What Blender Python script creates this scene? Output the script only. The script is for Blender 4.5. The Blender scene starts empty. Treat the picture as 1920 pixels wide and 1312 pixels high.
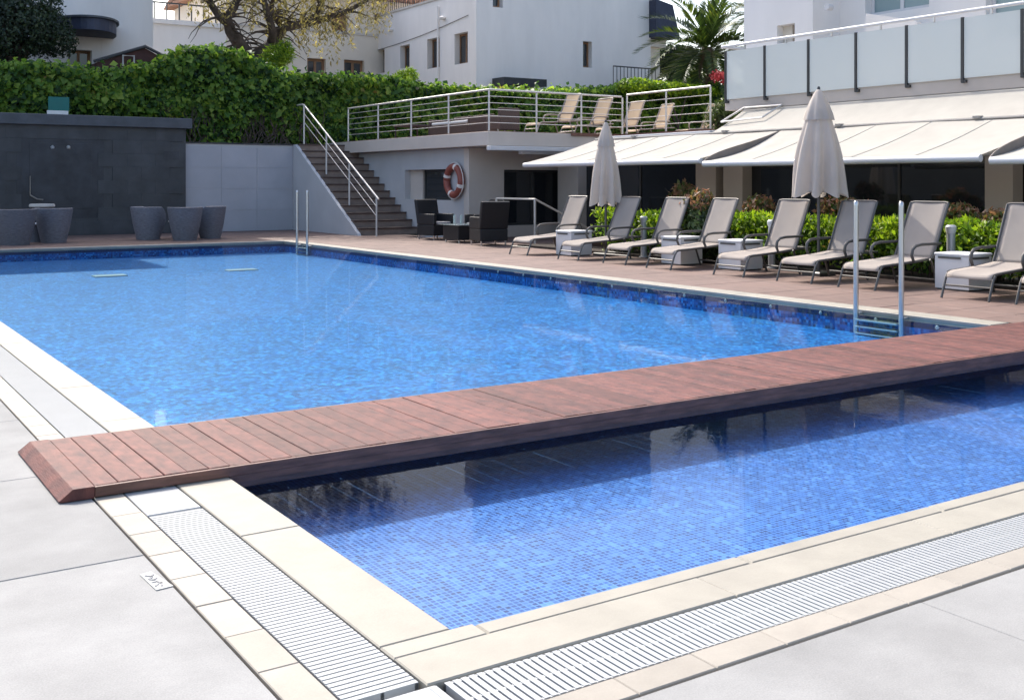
import bpy, bmesh, math, random
import numpy as np
from mathutils import Vector, Matrix
R = math.radians
random.seed(7); rng = np.random.default_rng(11)
sc = bpy.context.scene
COL = sc.collection

# ------------------------------------------------------------------ camera, world, sun
FPX, HORIZON, YAW, CAMH = 2035.66, 344.26, R(33.3), 1.35
cd = bpy.data.cameras.new('camera'); cam = bpy.data.objects.new('camera', cd); COL.objects.link(cam)
cam.location = (0, 0, CAMH); cam.rotation_euler = (R(90), 0, -YAW)
cd.sensor_width = 36; cd.lens = FPX / 1920 * 36; cd.shift_y = -(656 - HORIZON) / 1920
cd.clip_start = .05; cd.clip_end = 2000
sc.camera = cam
SUN_EL, SUN_AZ = R(47), R(1)
w = bpy.data.worlds.new('World'); sc.world = w; w.use_nodes = True
wn = w.node_tree
sky = wn.nodes.new('ShaderNodeTexSky'); sky.sky_type = 'NISHITA'; sky.sun_disc = False
sky.sun_elevation = SUN_EL; sky.sun_rotation = SUN_AZ; sky.dust_density = 3.4; sky.air_density = 1.0; sky.ozone_density = .6
bg = wn.nodes['Background']; bg.inputs['Strength'].default_value = .15
wn.links.new(sky.outputs[0], bg.inputs[0])
sl = bpy.data.lights.new('sun', 'SUN'); sl.energy = 2.25; sl.angle = R(.53); sl.color = (1, .955, .88)
so = bpy.data.objects.new('sun', sl); COL.objects.link(so); so.location = (0, 40, 60)
so.rotation_euler = (-(R(90) - SUN_EL), 0, -SUN_AZ)
vs = sc.view_settings; vs.view_transform = 'Standard'; vs.look = 'None'; vs.gamma = 1; vs.exposure = 1.14
sc.cycles.use_denoising = True
sc.cycles.max_bounces = 8; sc.cycles.transparent_max_bounces = 24
sc.cycles.caustics_reflective = False; sc.cycles.caustics_refractive = False

# ------------------------------------------------------------------ pixel helpers
CY, SY = math.cos(YAW), math.sin(YAW)
def ray(px, py):
    x = (px - 960) / FPX; y = (py - HORIZON) / FPX
    return (SY + CY * x, CY - SY * x, -y)
def onX(px, py, X): d = ray(px, py); t = X / d[0]; return Vector((X, d[1] * t, CAMH + d[2] * t))
def onY(px, py, Y): d = ray(px, py); t = Y / d[1]; return Vector((d[0] * t, Y, CAMH + d[2] * t))
def onZ(px, py, Z=0.): d = ray(px, py); t = (Z - CAMH) / d[2]; return Vector((d[0] * t, d[1] * t, Z))

# ------------------------------------------------------------------ materials
def nodes(name):
    m = bpy.data.materials.new(name); m.use_nodes = True
    return m, m.node_tree, m.node_tree.nodes['Principled BSDF']
def lk(t, a, b): t.links.new(a, b)
def mathn(t, op, a, b=None, c=None):
    n = t.nodes.new('ShaderNodeMath'); n.operation = op
    for i, v in enumerate((a, b, c)):
        if v is None: continue
        if hasattr(v, 'is_linked'): lk(t, v, n.inputs[i])
        else: n.inputs[i].default_value = v
    return n.outputs[0]
def mixc(t, fac, a, b, mode='MIX'):
    n = t.nodes.new('ShaderNodeMix'); n.data_type = 'RGBA'; n.blend_type = mode
    for s, v in ((n.inputs[0], fac), (n.inputs[6], a), (n.inputs[7], b)):
        if hasattr(v, 'is_linked'): lk(t, v, s)
        elif isinstance(v, (int, float)): s.default_value = v
        else: s.default_value = (*v[:3], 1)
    return n.outputs[2]
def noise(t, scale, detail=4, rough=.55, vec=None, stretch=None):
    n = t.nodes.new('ShaderNodeTexNoise'); n.inputs['Scale'].default_value = scale
    n.inputs['Detail'].default_value = detail; n.inputs['Roughness'].default_value = rough
    if vec is None:
        vec = t.nodes.new('ShaderNodeNewGeometry').outputs['Position']
    if stretch:
        mp = t.nodes.new('ShaderNodeMapping'); mp.inputs['Scale'].default_value = stretch; lk(t, vec, mp.inputs[0]); vec = mp.outputs[0]
    lk(t, vec, n.inputs['Vector']); return n.outputs['Fac']
def ramp(t, fac, stops):
    n = t.nodes.new('ShaderNodeValToRGB'); cr = n.color_ramp
    while len(cr.elements) < len(stops): cr.elements.new(.5)
    for e, (p, c) in zip(cr.elements, stops): e.position = p; e.color = (*c, 1)
    lk(t, fac, n.inputs[0]); return n.outputs[0]
MATS = {}
def M(name, col, rough=.6, metal=0, var=.12, vs_=4, bump=.0, bs=60, rnd=0., col2=None, spec=.5, stretch=None, bstretch=None, grime=0, speck=0):
    m, t, b = nodes(name)
    c2 = col2 or tuple(max(0, c * (1 - 2 * var)) for c in col)
    f = noise(t, vs_, 6, .6, stretch=stretch)
    f = mathn(t, 'MULTIPLY_ADD', f, 2.2, -.6); f = mathn(t, 'MINIMUM', mathn(t, 'MAXIMUM', f, 0), 1)
    c = mixc(t, f, c2, tuple(min(1, x * (1 + var * .4)) for x in col))
    if grime:
        g = noise(t, vs_ * .23, 5, .7); g = mathn(t, 'MULTIPLY_ADD', g, 5, -2.7); g = mathn(t, 'MINIMUM', mathn(t, 'MAXIMUM', g, 0), 1)
        c = mixc(t, mathn(t, 'MULTIPLY', g, grime), c, tuple(x * .55 for x in col))
    if speck:
        k = mathn(t, 'MULTIPLY_ADD', noise(t, 190, 3, .7), 2 * speck * 2, 1 - 2 * speck)
        n = t.nodes.new('ShaderNodeVectorMath'); n.operation = 'SCALE'; lk(t, c, n.inputs[0]); lk(t, k, n.inputs['Scale']); c = n.outputs[0]
    if rnd:
        o = t.nodes.new('ShaderNodeObjectInfo')
        k = mathn(t, 'MULTIPLY_ADD', o.outputs['Random'], 2 * rnd, 1 - rnd)
        n = t.nodes.new('ShaderNodeVectorMath'); n.operation = 'SCALE'; lk(t, c, n.inputs[0]); lk(t, k, n.inputs['Scale']); c = n.outputs[0]
    lk(t, c, b.inputs['Base Color'])
    b.inputs['Roughness'].default_value = rough; b.inputs['Metallic'].default_value = metal
    b.inputs['Specular IOR Level'].default_value = spec
    if bump:
        bn = t.nodes.new('ShaderNodeBump'); bn.inputs['Strength'].default_value = bump; bn.inputs['Distance'].default_value = .01
        lk(t, noise(t, bs, 4, .6, stretch=bstretch), bn.inputs['Height']); lk(t, bn.outputs[0], b.inputs['Normal'])
    MATS[name] = m; return m
def leafmat(name, stops, trans=.45, tint=(1.25, 1.3, .6), rough=.45):
    m, t, b = nodes(name)
    g = t.nodes.new('ShaderNodeNewGeometry')
    f = mathn(t, 'ADD', mathn(t, 'MULTIPLY', g.outputs['Random Per Island'], .7), mathn(t, 'MULTIPLY_ADD', noise(t, 1.1, 3), .9, -.3))
    c = ramp(t, f, stops); lk(t, c, b.inputs['Base Color']); b.inputs['Roughness'].default_value = rough
    b.inputs['Specular IOR Level'].default_value = .35
    tr = t.nodes.new('ShaderNodeBsdfTranslucent'); lk(t, mixc(t, 1, c, tint, 'MULTIPLY'), tr.inputs[0])
    mx = t.nodes.new('ShaderNodeMixShader'); mx.inputs[0].default_value = trans
    lk(t, b.outputs[0], mx.inputs[1]); lk(t, tr.outputs[0], mx.inputs[2])
    lk(t, mx.outputs[0], t.nodes['Material Output'].inputs[0]); MATS[name] = m; return m
def mosaic(name, pitch, stops, grout, gw, clus=.3):
    m, t, b = nodes(name)
    pos = t.nodes.new('ShaderNodeNewGeometry').outputs['Position']
    v = t.nodes.new('ShaderNodeVectorMath'); v.operation = 'MULTIPLY_ADD'; lk(t, pos, v.inputs[0])
    v.inputs[1].default_value = (1 / pitch,) * 3; v.inputs[2].default_value = (.37, .41, .43)
    fl = t.nodes.new('ShaderNodeVectorMath'); fl.operation = 'FLOOR'; lk(t, v.outputs[0], fl.inputs[0])
    fr = t.nodes.new('ShaderNodeVectorMath'); fr.operation = 'FRACTION'; lk(t, v.outputs[0], fr.inputs[0])
    wnz = t.nodes.new('ShaderNodeTexWhiteNoise'); wnz.noise_dimensions = '3D'; lk(t, fl.outputs[0], wnz.inputs['Vector'])
    c = ramp(t, wnz.outputs['Value'], stops)
    sx = t.nodes.new('ShaderNodeSeparateXYZ'); lk(t, fr.outputs[0], sx.inputs[0])
    gn = t.nodes.new('ShaderNodeSeparateXYZ'); nn = t.nodes.new('ShaderNodeNewGeometry'); lk(t, nn.outputs['True Normal'], gn.inputs[0])
    d = None
    for i in range(3):
        e = mathn(t, 'ABSOLUTE', mathn(t, 'SUBTRACT', sx.outputs[i], .5))
        e = mathn(t, 'MULTIPLY', e, mathn(t, 'LESS_THAN', mathn(t, 'ABSOLUTE', gn.outputs[i]), .5))
        d = e if d is None else mathn(t, 'MAXIMUM', d, e)
    gr = mathn(t, 'GREATER_THAN', d, .5 - gw)
    c = mixc(t, gr, c, grout)
    v2 = t.nodes.new('ShaderNodeVectorMath'); v2.operation = 'SCALE'; lk(t, fl.outputs[0], v2.inputs[0]); v2.inputs['Scale'].default_value = .3334
    f2 = t.nodes.new('ShaderNodeVectorMath'); f2.operation = 'FLOOR'; lk(t, v2.outputs[0], f2.inputs[0])
    w2 = t.nodes.new('ShaderNodeTexWhiteNoise'); w2.noise_dimensions = '3D'; lk(t, f2.outputs[0], w2.inputs['Vector'])
    kk = mathn(t, 'ADD', mathn(t, 'MULTIPLY_ADD', w2.outputs['Value'], 2 * clus, 1 - clus), mathn(t, 'MULTIPLY_ADD', noise(t, .5, 2), .24, -.12))
    sc_ = t.nodes.new('ShaderNodeVectorMath'); sc_.operation = 'SCALE'; lk(t, c, sc_.inputs[0]); lk(t, kk, sc_.inputs['Scale']); c = sc_.outputs[0]
    lk(t, c, b.inputs['Base Color']); b.inputs['Roughness'].default_value = .35
    MATS[name] = m; return m
def water(name, tint, k):
    m, t, b = nodes(name); t.nodes.remove(b)
    bn = t.nodes.new('ShaderNodeBump'); bn.inputs['Strength'].default_value = .06; bn.inputs['Distance'].default_value = .02
    h = mathn(t, 'ADD', noise(t, 2.2, 3, .5), mathn(t, 'MULTIPLY', noise(t, 11, 2, .5), .18)); lk(t, h, bn.inputs['Height'])
    fr = t.nodes.new('ShaderNodeFresnel'); fr.inputs[0].default_value = 1.33; lk(t, bn.outputs[0], fr.inputs['Normal'])
    gl = t.nodes.new('ShaderNodeBsdfGlossy'); gl.inputs['Roughness'].default_value = .03; lk(t, bn.outputs[0], gl.inputs['Normal'])
    tr = t.nodes.new('ShaderNodeBsdfTransparent'); tr.inputs[0].default_value = (*tint, 1)
    mx = t.nodes.new('ShaderNodeMixShader'); lk(t, mathn(t, 'MULTIPLY', fr.outputs[0], k), mx.inputs[0])
    lk(t, tr.outputs[0], mx.inputs[1]); lk(t, gl.outputs[0], mx.inputs[2])
    lk(t, mx.outputs[0], t.nodes['Material Output'].inputs[0]); MATS[name] = m
def glass(name, col, alpha, rough, spec=.5):
    m, t, b = nodes(name); b.inputs['Base Color'].default_value = (*col, 1); b.inputs['Roughness'].default_value = rough
    b.inputs['Alpha'].default_value = alpha; b.inputs['Specular IOR Level'].default_value = spec; MATS[name] = m
def cloth(name, col, trans, rough=.85, bump=.15, bs=300):
    m = M(name, col, rough, var=.06, vs_=3, bump=bump, bs=bs, spec=.2); t = m.node_tree; b = t.nodes['Principled BSDF']
    tr = t.nodes.new('ShaderNodeBsdfTranslucent'); tr.inputs[0].default_value = (*col, 1)
    mx = t.nodes.new('ShaderNodeMixShader'); mx.inputs[0].default_value = trans
    lk(t, b.outputs[0], mx.inputs[1]); lk(t, tr.outputs[0], mx.inputs[2]); lk(t, mx.outputs[0], t.nodes['Material Output'].inputs[0])

M('ceramic', (.335, .333, .325), .85, var=.11, vs_=2.6, bump=.15, bs=45, rnd=.05, grime=.42, spec=.15, speck=.14)
M('bedding', (.42, .39, .35), .9, var=.2, vs_=20)
M('cream_stone', (.352, .326, .272), .6, var=.08, vs_=5, bump=.1, bs=80, rnd=.06, grime=.2, speck=.06)
M('strip_stone', (.36, .325, .275), .6, var=.08, vs_=5, bump=.1, bs=80, rnd=.08, grime=.25, speck=.06)
M('plastic_white', (.41, .42, .42), .35, var=.03)
M('channel', (.5, .5, .5), .7, var=.2)
M('plank', (.175, .062, .048), .6, spec=.3, var=.3, vs_=6, bump=.3, bs=22, rnd=.22, col2=(.065, .027, .027), stretch=(3, 1.5, 1), bstretch=(6, .6, 1), grime=.5)
M('plank_dark', (.20, .09, .064), .5, var=.3, vs_=6, bump=.2, bs=30, stretch=(1, 6, 6))
M('deck', (.195, .125, .102), .65, var=.16, vs_=3, bump=.1, bs=60, rnd=.12, stretch=(3, 1, 1), grime=.2)
M('deck_bed', (.13, .085, .075), .9, var=.2)
M('soil', (.06, .045, .035), .95, var=.3, vs_=12, bump=.4, bs=30)
M('ground', (.25, .23, .2), .95, var=.15, vs_=.5)
M('slate', (.062, .066, .072), .6, var=.25, vs_=1.6, bump=.2, bs=14, rnd=.05, grime=.35)
M('slate_dark', (.036, .039, .047), .5, var=.3, vs_=3, bump=.15, bs=14, rnd=.12)
M('slate_cap', (.075, .085, .10), .6, var=.2, vs_=3, bump=.1, bs=20)
M('concrete', (.42, .42, .45), .8, var=.06, vs_=1.4, bump=.12, bs=40, rnd=.03, grime=.12)
M('render_grey', (.50, .50, .51), .85, var=.05, vs_=1.3, bump=.08, bs=60, grime=.08)
M('render_beige', (.60, .53, .47), .85, var=.05, vs_=1.3, bump=.08, bs=60)
M('beige_tile', (.50, .44, .39), .8, var=.06, vs_=1.3, bump=.08, bs=60, rnd=.05)
M('tread', (.095, .06, .05), .5, var=.2, vs_=4)
M('riser', (.30, .225, .185), .7, var=.15, vs_=4)
M('steel', (.62, .61, .59), .28, metal=.9, var=.05)
M('steel_paint', (.66, .63, .59), .4, metal=.3, var=.05)
M('steel_dark', (.07, .07, .07), .45, metal=.5, var=.1)
M('house_white', (.81, .785, .76), .9, var=.05, vs_=1.1, bump=.08, bs=9, grime=.10, stretch=(1, 1, .22))
M('house_cream', (.70, .64, .55), .9, var=.06, vs_=.6, grime=.1)
M('hotel_white', (.82, .80, .78), .85, var=.04, vs_=1.2, bump=.06, bs=10, grime=.07, stretch=(1, 1, .22))
M('shutter', (.27, .15, .08), .7, var=.2, vs_=4)
M('stone_sill', (.55, .52, .48), .8)
M('roof_tile', (.38, .19, .12), .8, var=.25, vs_=5, rnd=.1)
M('shed_roof', (.085, .035, .03), .8, var=.2)
M('navy', (.035, .045, .085), .6, var=.2)
M('bark', (.10, .075, .06), .9, var=.35, vs_=5, bump=.5, bs=16, bstretch=(1, 1, .3))
M('palm_bark', (.13, .09, .06), .95, var=.35, vs_=8, bump=.6, bs=12)
M('wicker_black', (.014, .014, .017), .5, var=.3, vs_=60, bump=.5, bs=120)
M('wicker_grey', (.19, .195, .225), .55, var=.3, vs_=14, bump=.7, bs=22, rnd=.14, stretch=(1, 1, 9), bstretch=(1, 1, 7))
M('wicker_brown', (.11, .07, .06), .6, var=.3, vs_=60, bump=.5, bs=110)
M('cushion', (.33, .32, .33), .9, var=.1)
M('frame_grey', (.12, .115, .11), .42, metal=.55, var=.08)
M('frame_bronze', (.30, .27, .24), .45, metal=.4, var=.08)
M('box_white', (.74, .73, .72), .5, var=.04, grime=.06)
M('bollard', (.50, .51, .52), .4, metal=.3, var=.06)
M('buoy_orange', (.27, .07, .05), .55, var=.1)
M('white_band', (.75, .70, .66), .6, var=.06)
M('sign_green', (.0, .13, .115), .5, var=.05)
M('sign_white', (.72, .74, .74), .5, var=.05)
M('alu_white', (.64, .64, .65), .4, var=.03)
M('seam', (.33, .31, .29), .6)
M('gap_shade', (.22, .19, .17), .8, var=.1)  # dark colour standing for the shade in the gap between awnings
M('mosaic_band', (.012, .03, .13), .3, var=.4, vs_=40)
M('petal_red', (.45, .05, .06), .7, var=.3)
M('mark_grey', (.33, .33, .335), .8, var=.2)
M('terracotta', (.32, .14, .09), .85)
cloth('awning', (.57, .54, .485), .22, bump=.04, bs=90)
cloth('canvas', (.68, .62, .56), .35, bump=.12, bs=200)
cloth('sling', (.435, .385, .345), .2)
cloth('sling_tan', (.56, .43, .30), .2)
glass('frosted', (.70, .73, .695), .78, .3)
glass('dark_glass', (.018, .021, .026), .93, .04, .8)
glass('window_glass', (.035, .04, .045), .95, .06, .7)
glass('curtain_glass', (.24, .33, .34), .97, .12, .6)
glass('table_glass', (.45, .52, .52), .6, .05, .8)
mosaic('mosaic_main', .034, [(0, (.001, .030, .16)), (.3, (.002, .092, .33)), (.65, (.003, .135, .44)), (1, (.04, .28, .62))], (.004, .122, .38), .04, .22)
mosaic('mosaic_small', .026, [(0, (.004, .024, .13)), (.35, (.010, .062, .26)), (.7, (.020, .10, .345)), (1, (.085, .22, .50))], (.11, .255, .555), .11, .12)
water('water_main', (.80, .97, 1), .36)
water('water_small', (.87, .95, 1), .28)
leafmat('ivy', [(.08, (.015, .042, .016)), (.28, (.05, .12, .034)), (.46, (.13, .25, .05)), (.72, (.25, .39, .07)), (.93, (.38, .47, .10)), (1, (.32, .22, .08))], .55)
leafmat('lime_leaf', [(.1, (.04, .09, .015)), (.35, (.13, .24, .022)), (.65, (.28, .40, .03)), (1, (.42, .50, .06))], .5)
leafmat('dark_leaf', [(.1, (.012, .022, .016)), (.5, (.028, .05, .03)), (.8, (.05, .08, .042)), (1, (.08, .11, .055))], .3)
leafmat('shrub_leaf', [(.1, (.02, .035, .015)), (.5, (.05, .085, .03)), (.8, (.1, .15, .05)), (1, (.26, .3, .15))], .35)
leafmat('red_leaf', [(.1, (.05, .09, .02)), (.4, (.15, .17, .05)), (.65, (.36, .19, .12)), (1, (.5, .33, .25))], .4, (1.2, .9, .7))
leafmat('pepper_leaf', [(.1, (.14, .12, .06)), (.5, (.27, .235, .11)), (.8, (.40, .35, .17)), (1, (.5, .45, .25))], .5, (1.2, 1.15, .6))
leafmat('palm_leaf', [(.1, (.022, .045, .015)), (.5, (.05, .085, .022)), (.8, (.1, .14, .03)), (1, (.22, .24, .06))], .35)

# ------------------------------------------------------------------ mesh builder
OFF = {}
class MB:
    def __init__(s): s.v = []; s.f = []
    def add(s, vs, fs):
        b = len(s.v); s.v += [tuple(map(float, v)) for v in vs]; s.f += [tuple(i + b for i in f) for f in fs]; return s
    def box(s, x0, x1, y0, y1, z0, z1):
        return s.add([(x0, y0, z0), (x1, y0, z0), (x1, y1, z0), (x0, y1, z0), (x0, y0, z1), (x1, y0, z1), (x1, y1, z1), (x0, y1, z1)],
                     [(0, 3, 2, 1), (4, 5, 6, 7), (0, 1, 5, 4), (1, 2, 6, 5), (2, 3, 7, 6), (3, 0, 4, 7)])
    def slab(s, x0, x1, y0, y1, z0, z1, c):   # box with chamfered top edges, 22 triangles
        s.add([(x0, y0, z0), (x1, y0, z0), (x1, y1, z0), (x0, y1, z0), (x0, y0, z1 - c), (x1, y0, z1 - c), (x1, y1, z1 - c), (x0, y1, z1 - c),
               (x0 + c, y0 + c, z1), (x1 - c, y0 + c, z1), (x1 - c, y1 - c, z1), (x0 + c, y1 - c, z1)],
              [(0, 3, 2, 1), (0, 1, 5, 4), (1, 2, 6, 5), (2, 3, 7, 6), (3, 0, 4, 7), (4, 5, 9, 8), (5, 6, 10, 9), (6, 7, 11, 10), (7, 4, 8, 11), (8, 9, 10, 11)]); return s
    def prism(s, poly, axis, a, b):           # polygon in the plane across 'axis', extruded from a to b
        n = len(poly)
        def P(u, v, w): return {'x': (w, u, v), 'y': (u, w, v), 'z': (u, v, w)}[axis]
        return s.add([P(u, v, a) for u, v in poly] + [P(u, v, b) for u, v in poly],
                     [tuple(range(n))[::-1], tuple(range(n, 2 * n))] + [(i, (i + 1) % n, n + (i + 1) % n, n + i) for i in range(n)])
    def tube(s, pts, r, n=8, cap=True):
        pts = [Vector(p) for p in pts]; rs = r if isinstance(r, (list, tuple)) else [r] * len(pts)
        vs, fs = [], []; up = None
        for i, p in enumerate(pts):
            d = ((pts[min(i + 1, len(pts) - 1)] - p).normalized() + (p - pts[max(i - 1, 0)]).normalized()).normalized()
            if up is None or abs(up.dot(d)) > .97:
                up = Vector((0, 0, 1)) if abs(d.z) < .9 else Vector((1, 0, 0))
            a = (up - d * up.dot(d)).normalized(); up = a; b = d.cross(a)
            for k in range(n):
                t = 2 * math.pi * k / n; vs.append(p + (a * math.cos(t) + b * math.sin(t)) * rs[i])
        for i in range(len(pts) - 1):
            for k in range(n):
                fs.append((i * n + k, i * n + (k + 1) % n, (i + 1) * n + (k + 1) % n, (i + 1) * n + k))
        if cap: fs += [tuple(range(n))[::-1], tuple((len(pts) - 1) * n + k for k in range(n))]
        return s.add(vs, fs)
    def bar(s, p, q, wd, h):                  # rectangular beam
        p, q = Vector(p), Vector(q); d = (q - p).normalized()
        a = d.cross(Vector((0, 0, 1)) if abs(d.z) < .95 else Vector((0, 1, 0))).normalized(); b = a.cross(d)
        vs = [c + a * (wd / 2) * i + b * (h / 2) * j for c in (p, q) for i, j in ((-1, -1), (1, -1), (1, 1), (-1, 1))]
        return s.add(vs, [(3, 2, 1, 0), (4, 5, 6, 7), (0, 1, 5, 4), (1, 2, 6, 5), (2, 3, 7, 6), (3, 0, 4, 7)])
    def lathe(s, prof, c, n=20, fold=None, sx=1, sy=1):
        vs, fs = [], []
        for j, (r, z) in enumerate(prof):
            for k in range(n):
                t = 2 * math.pi * k / n; rr = r * (fold(t, z) if fold else 1)
                vs.append((c[0] + rr * math.cos(t) * sx, c[1] + rr * math.sin(t) * sy, c[2] + z))
        for j in range(len(prof) - 1):
            for k in range(n): fs.append((j * n + k, j * n + (k + 1) % n, (j + 1) * n + (k + 1) % n, (j + 1) * n + k))
        if prof[0][0] > 0: fs.append(tuple(range(n))[::-1])
        if prof[-1][0] > 0: fs.append(tuple((len(prof) - 1) * n + k for k in range(n)))
        return s.add(vs, fs)
    def sheet(s, fn, nu, nv, th=0):           # fn(u,v)->point, optional thickness along -normal approx z
        P = [[Vector(fn(i / nu, j / nv)) for j in range(nv + 1)] for i in range(nu + 1)]
        vs = [p for row in P for p in row]; m = nv + 1
        fs = [(i * m + j, (i + 1) * m + j, (i + 1) * m + j + 1, i * m + j + 1) for i in range(nu) for j in range(nv)]
        if th:
            N = len(vs); nr = (P[1][0] - P[0][0]).cross(P[0][1] - P[0][0]).normalized() * th
            vs += [v - nr for v in vs]; fs += [tuple(N + i for i in f[::-1]) for f in fs[:nu * nv]]
            ring = [i * m for i in range(nu + 1)] + [nu * m + j for j in range(1, m)] + [i * m + nv for i in range(nu - 1, -1, -1)] + [j for j in range(nv - 1, 0, -1)]
            fs += [(ring[(k + 1) % len(ring)], ring[k], ring[k] + N, ring[(k + 1) % len(ring)] + N) for k in range(len(ring))]
        return s.add(vs, fs)
    def mesh(s, name, mat, off=(0, 0, 0), smooth=False, bevel=0, seg=2):
        me = bpy.data.meshes.new(name)
        me.from_pydata([(x - off[0], y - off[1], z - off[2]) for x, y, z in s.v], [], s.f)
        if bevel:
            bm = bmesh.new(); bm.from_mesh(me); bmesh.ops.recalc_face_normals(bm, faces=bm.faces)
            bmesh.ops.bevel(bm, geom=[e for e in bm.edges if len(e.link_faces) == 2 and e.calc_face_angle() > .6], offset=bevel, segments=seg, affect='EDGES', profile=.6)
            bm.to_mesh(me); bm.free()
        if smooth:
            me.polygons.foreach_set('use_smooth', [True] * len(me.polygons))
            if smooth != 'all': me.set_sharp_from_angle(angle=R(40))
        me.materials.append(MATS[mat]); return me
    def build(s, name, mat, parent=None, smooth=False, bevel=0, seg=2):
        off = OFF.get(parent.name, (0, 0, 0)) if parent else (0, 0, 0)
        o = bpy.data.objects.new(name, s.mesh(name, mat, off, smooth, bevel, seg)); COL.objects.link(o)
        if parent: o.parent = parent; OFF[o.name] = off
        return o
def tag(o, label=None, cat=None, group=None, kind=None):
    if label: o['label'] = label
    if cat: o['category'] = cat
    if group: o['group'] = group
    if kind: o['kind'] = kind
    return o
def thing(name, label, cat, loc=(0, 0, 0), rz=0, group=None):
    o = bpy.data.objects.new(name, None); COL.objects.link(o); o.empty_display_size = .2
    o.location = loc; o.rotation_euler = (0, 0, rz); OFF[o.name] = tuple(loc) if rz == 0 else (0, 0, 0)
    return tag(o, label, cat, group)
def struct(o): o['kind'] = 'structure'; return o
def place(mesh, name, loc, parent, rz=0, scale=None):      # a piece that shares its mesh
    o = bpy.data.objects.new(name, mesh); COL.objects.link(o)
    off = OFF.get(parent.name, (0, 0, 0)); o.parent = parent
    o.location = (loc[0] - off[0], loc[1] - off[1], loc[2] - off[2]); o.rotation_euler = (0, 0, rz)
    if scale: o.scale = scale
    return o
def dup(root, loc, rz, label, group=None):
    kids = {}
    for o in bpy.data.objects:
        if o.parent: kids.setdefault(o.parent.name, []).append(o)
    def cp(o, par):
        c = o.copy(); COL.objects.link(c); c.parent = par
        for k in kids.get(o.name, []): cp(k, c)
        return c
    r = cp(root, None); r.location = loc; r.rotation_euler = (0, 0, rz); r['label'] = label
    if group: r['group'] = group
    return r
def holes_wall(mb, axis, a, b, u0, u1, z0, z1, holes):
    """wall slab between a and b across axis ('x' or 'y'), with rectangular openings (u0,u1,z0,z1)"""
    us = sorted({u0, u1, *[h[0] for h in holes], *[h[1] for h in holes]}); us = [u for u in us if u0 <= u <= u1]
    for p, q in zip(us, us[1:]):
        m = (p + q) / 2; hs = sorted([h for h in holes if h[0] < m < h[1]], key=lambda h: h[2]); z = z0
        for h in hs + [(0, 0, z1, z1)]:
            if h[2] > z + 1e-4:
                mb.box(a, b, p, q, z, h[2]) if axis == 'x' else mb.box(p, q, a, b, z, h[2])
            z = h[3]
    return mb
def window(parent, axis, c, u0, u1, z0, z1, sgn, frame='steel_dark', pane='window_glass', mull=1, fw=.05, sill=None, shutter=None):
    """glazed window; c is the plane of the frame's outer side, sgn the outward direction along axis"""
    def bx(mb, p, q, r, t, d0, d1):
        lo, hi = sorted((c + sgn * d0, c + sgn * d1))
        return mb.box(lo, hi, p, q, r, t) if axis == 'x' else mb.box(p, q, lo, hi, r, t)
    W = MB(); bx(W, u0, u1, z0, z0 + fw, -.05, 0); bx(W, u0, u1, z1 - fw, z1, -.05, 0)
    for i in range(mull + 2):
        x = u0 + (u1 - u0 - fw) * i / (mull + 1); bx(W, x, x + fw, z0 + fw, z1 - fw, -.05, 0)
    wo = W.build('window', frame, parent)
    P = MB(); bx(P, u0 + fw * .6, u1 - fw * .6, z0 + fw * .6, z1 - fw * .6, -.036, -.022); P.build('pane', pane, wo)
    if sill: S = MB(); bx(S, u0 - .06, u1 + .06, z0 - .07, z0 - .003, -.05, .2); S.build('sill', sill, wo)
    return wo

# ------------------------------------------------------------------ foliage
def leafmesh(name, P, D, N, L, wr, mat, fold=.25):
    n = len(P); P = np.asarray(P, float); D = D / np.linalg.norm(D, axis=1, keepdims=True)
    S = np.cross(D, N); S /= (np.linalg.norm(S, axis=1, keepdims=True) + 1e-9); U = np.cross(S, D)
    L = np.asarray(L)[:, None]; wv = L * wr
    V = np.empty((n, 4, 3)); V[:, 0] = P; V[:, 2] = P + D * L; mid = P + D * L * .45
    V[:, 1] = mid + S * wv * .5 + U * wv * fold; V[:, 3] = mid - S * wv * .5 + U * wv * fold
    me = bpy.data.meshes.new(name); me.vertices.add(4 * n); me.vertices.foreach_set('co', V.ravel())
    b = np.arange(n)[:, None] * 4; F = np.concatenate([b + [0, 1, 2], b + [0, 2, 3]], 1).ravel()
    me.loops.add(6 * n); me.loops.foreach_set('vertex_index', F.astype(np.int32))
    me.polygons.add(2 * n); me.polygons.foreach_set('loop_start', np.arange(0, 6 * n, 3, dtype=np.int32))
    me.update(calc_edges=True); me.validate(); me.materials.append(MATS[mat]); return me
def foliage(name, me, parent=None):
    o = bpy.data.objects.new(name, me); COL.objects.link(o)
    if parent:
        o.parent = parent; off = OFF.get(parent.name, (0, 0, 0)); o.location = (-off[0], -off[1], -off[2]); 
    return o
class Bump:
    def __init__(s, seed, k=14, f0=.5, f1=3.):
        r = np.random.default_rng(seed); s.w = r.normal(size=(k, 3)); s.w *= (r.uniform(f0, f1, k) / np.linalg.norm(s.w, axis=1))[:, None]; s.p = r.uniform(0, 6.28, k); s.a = 1 / np.sqrt(np.linalg.norm(s.w, axis=1)); s.a /= s.a.sum() ** .5 * 1.5
    def __call__(s, X): return (np.sin(X @ s.w.T + s.p) * s.a).sum(1)
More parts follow.
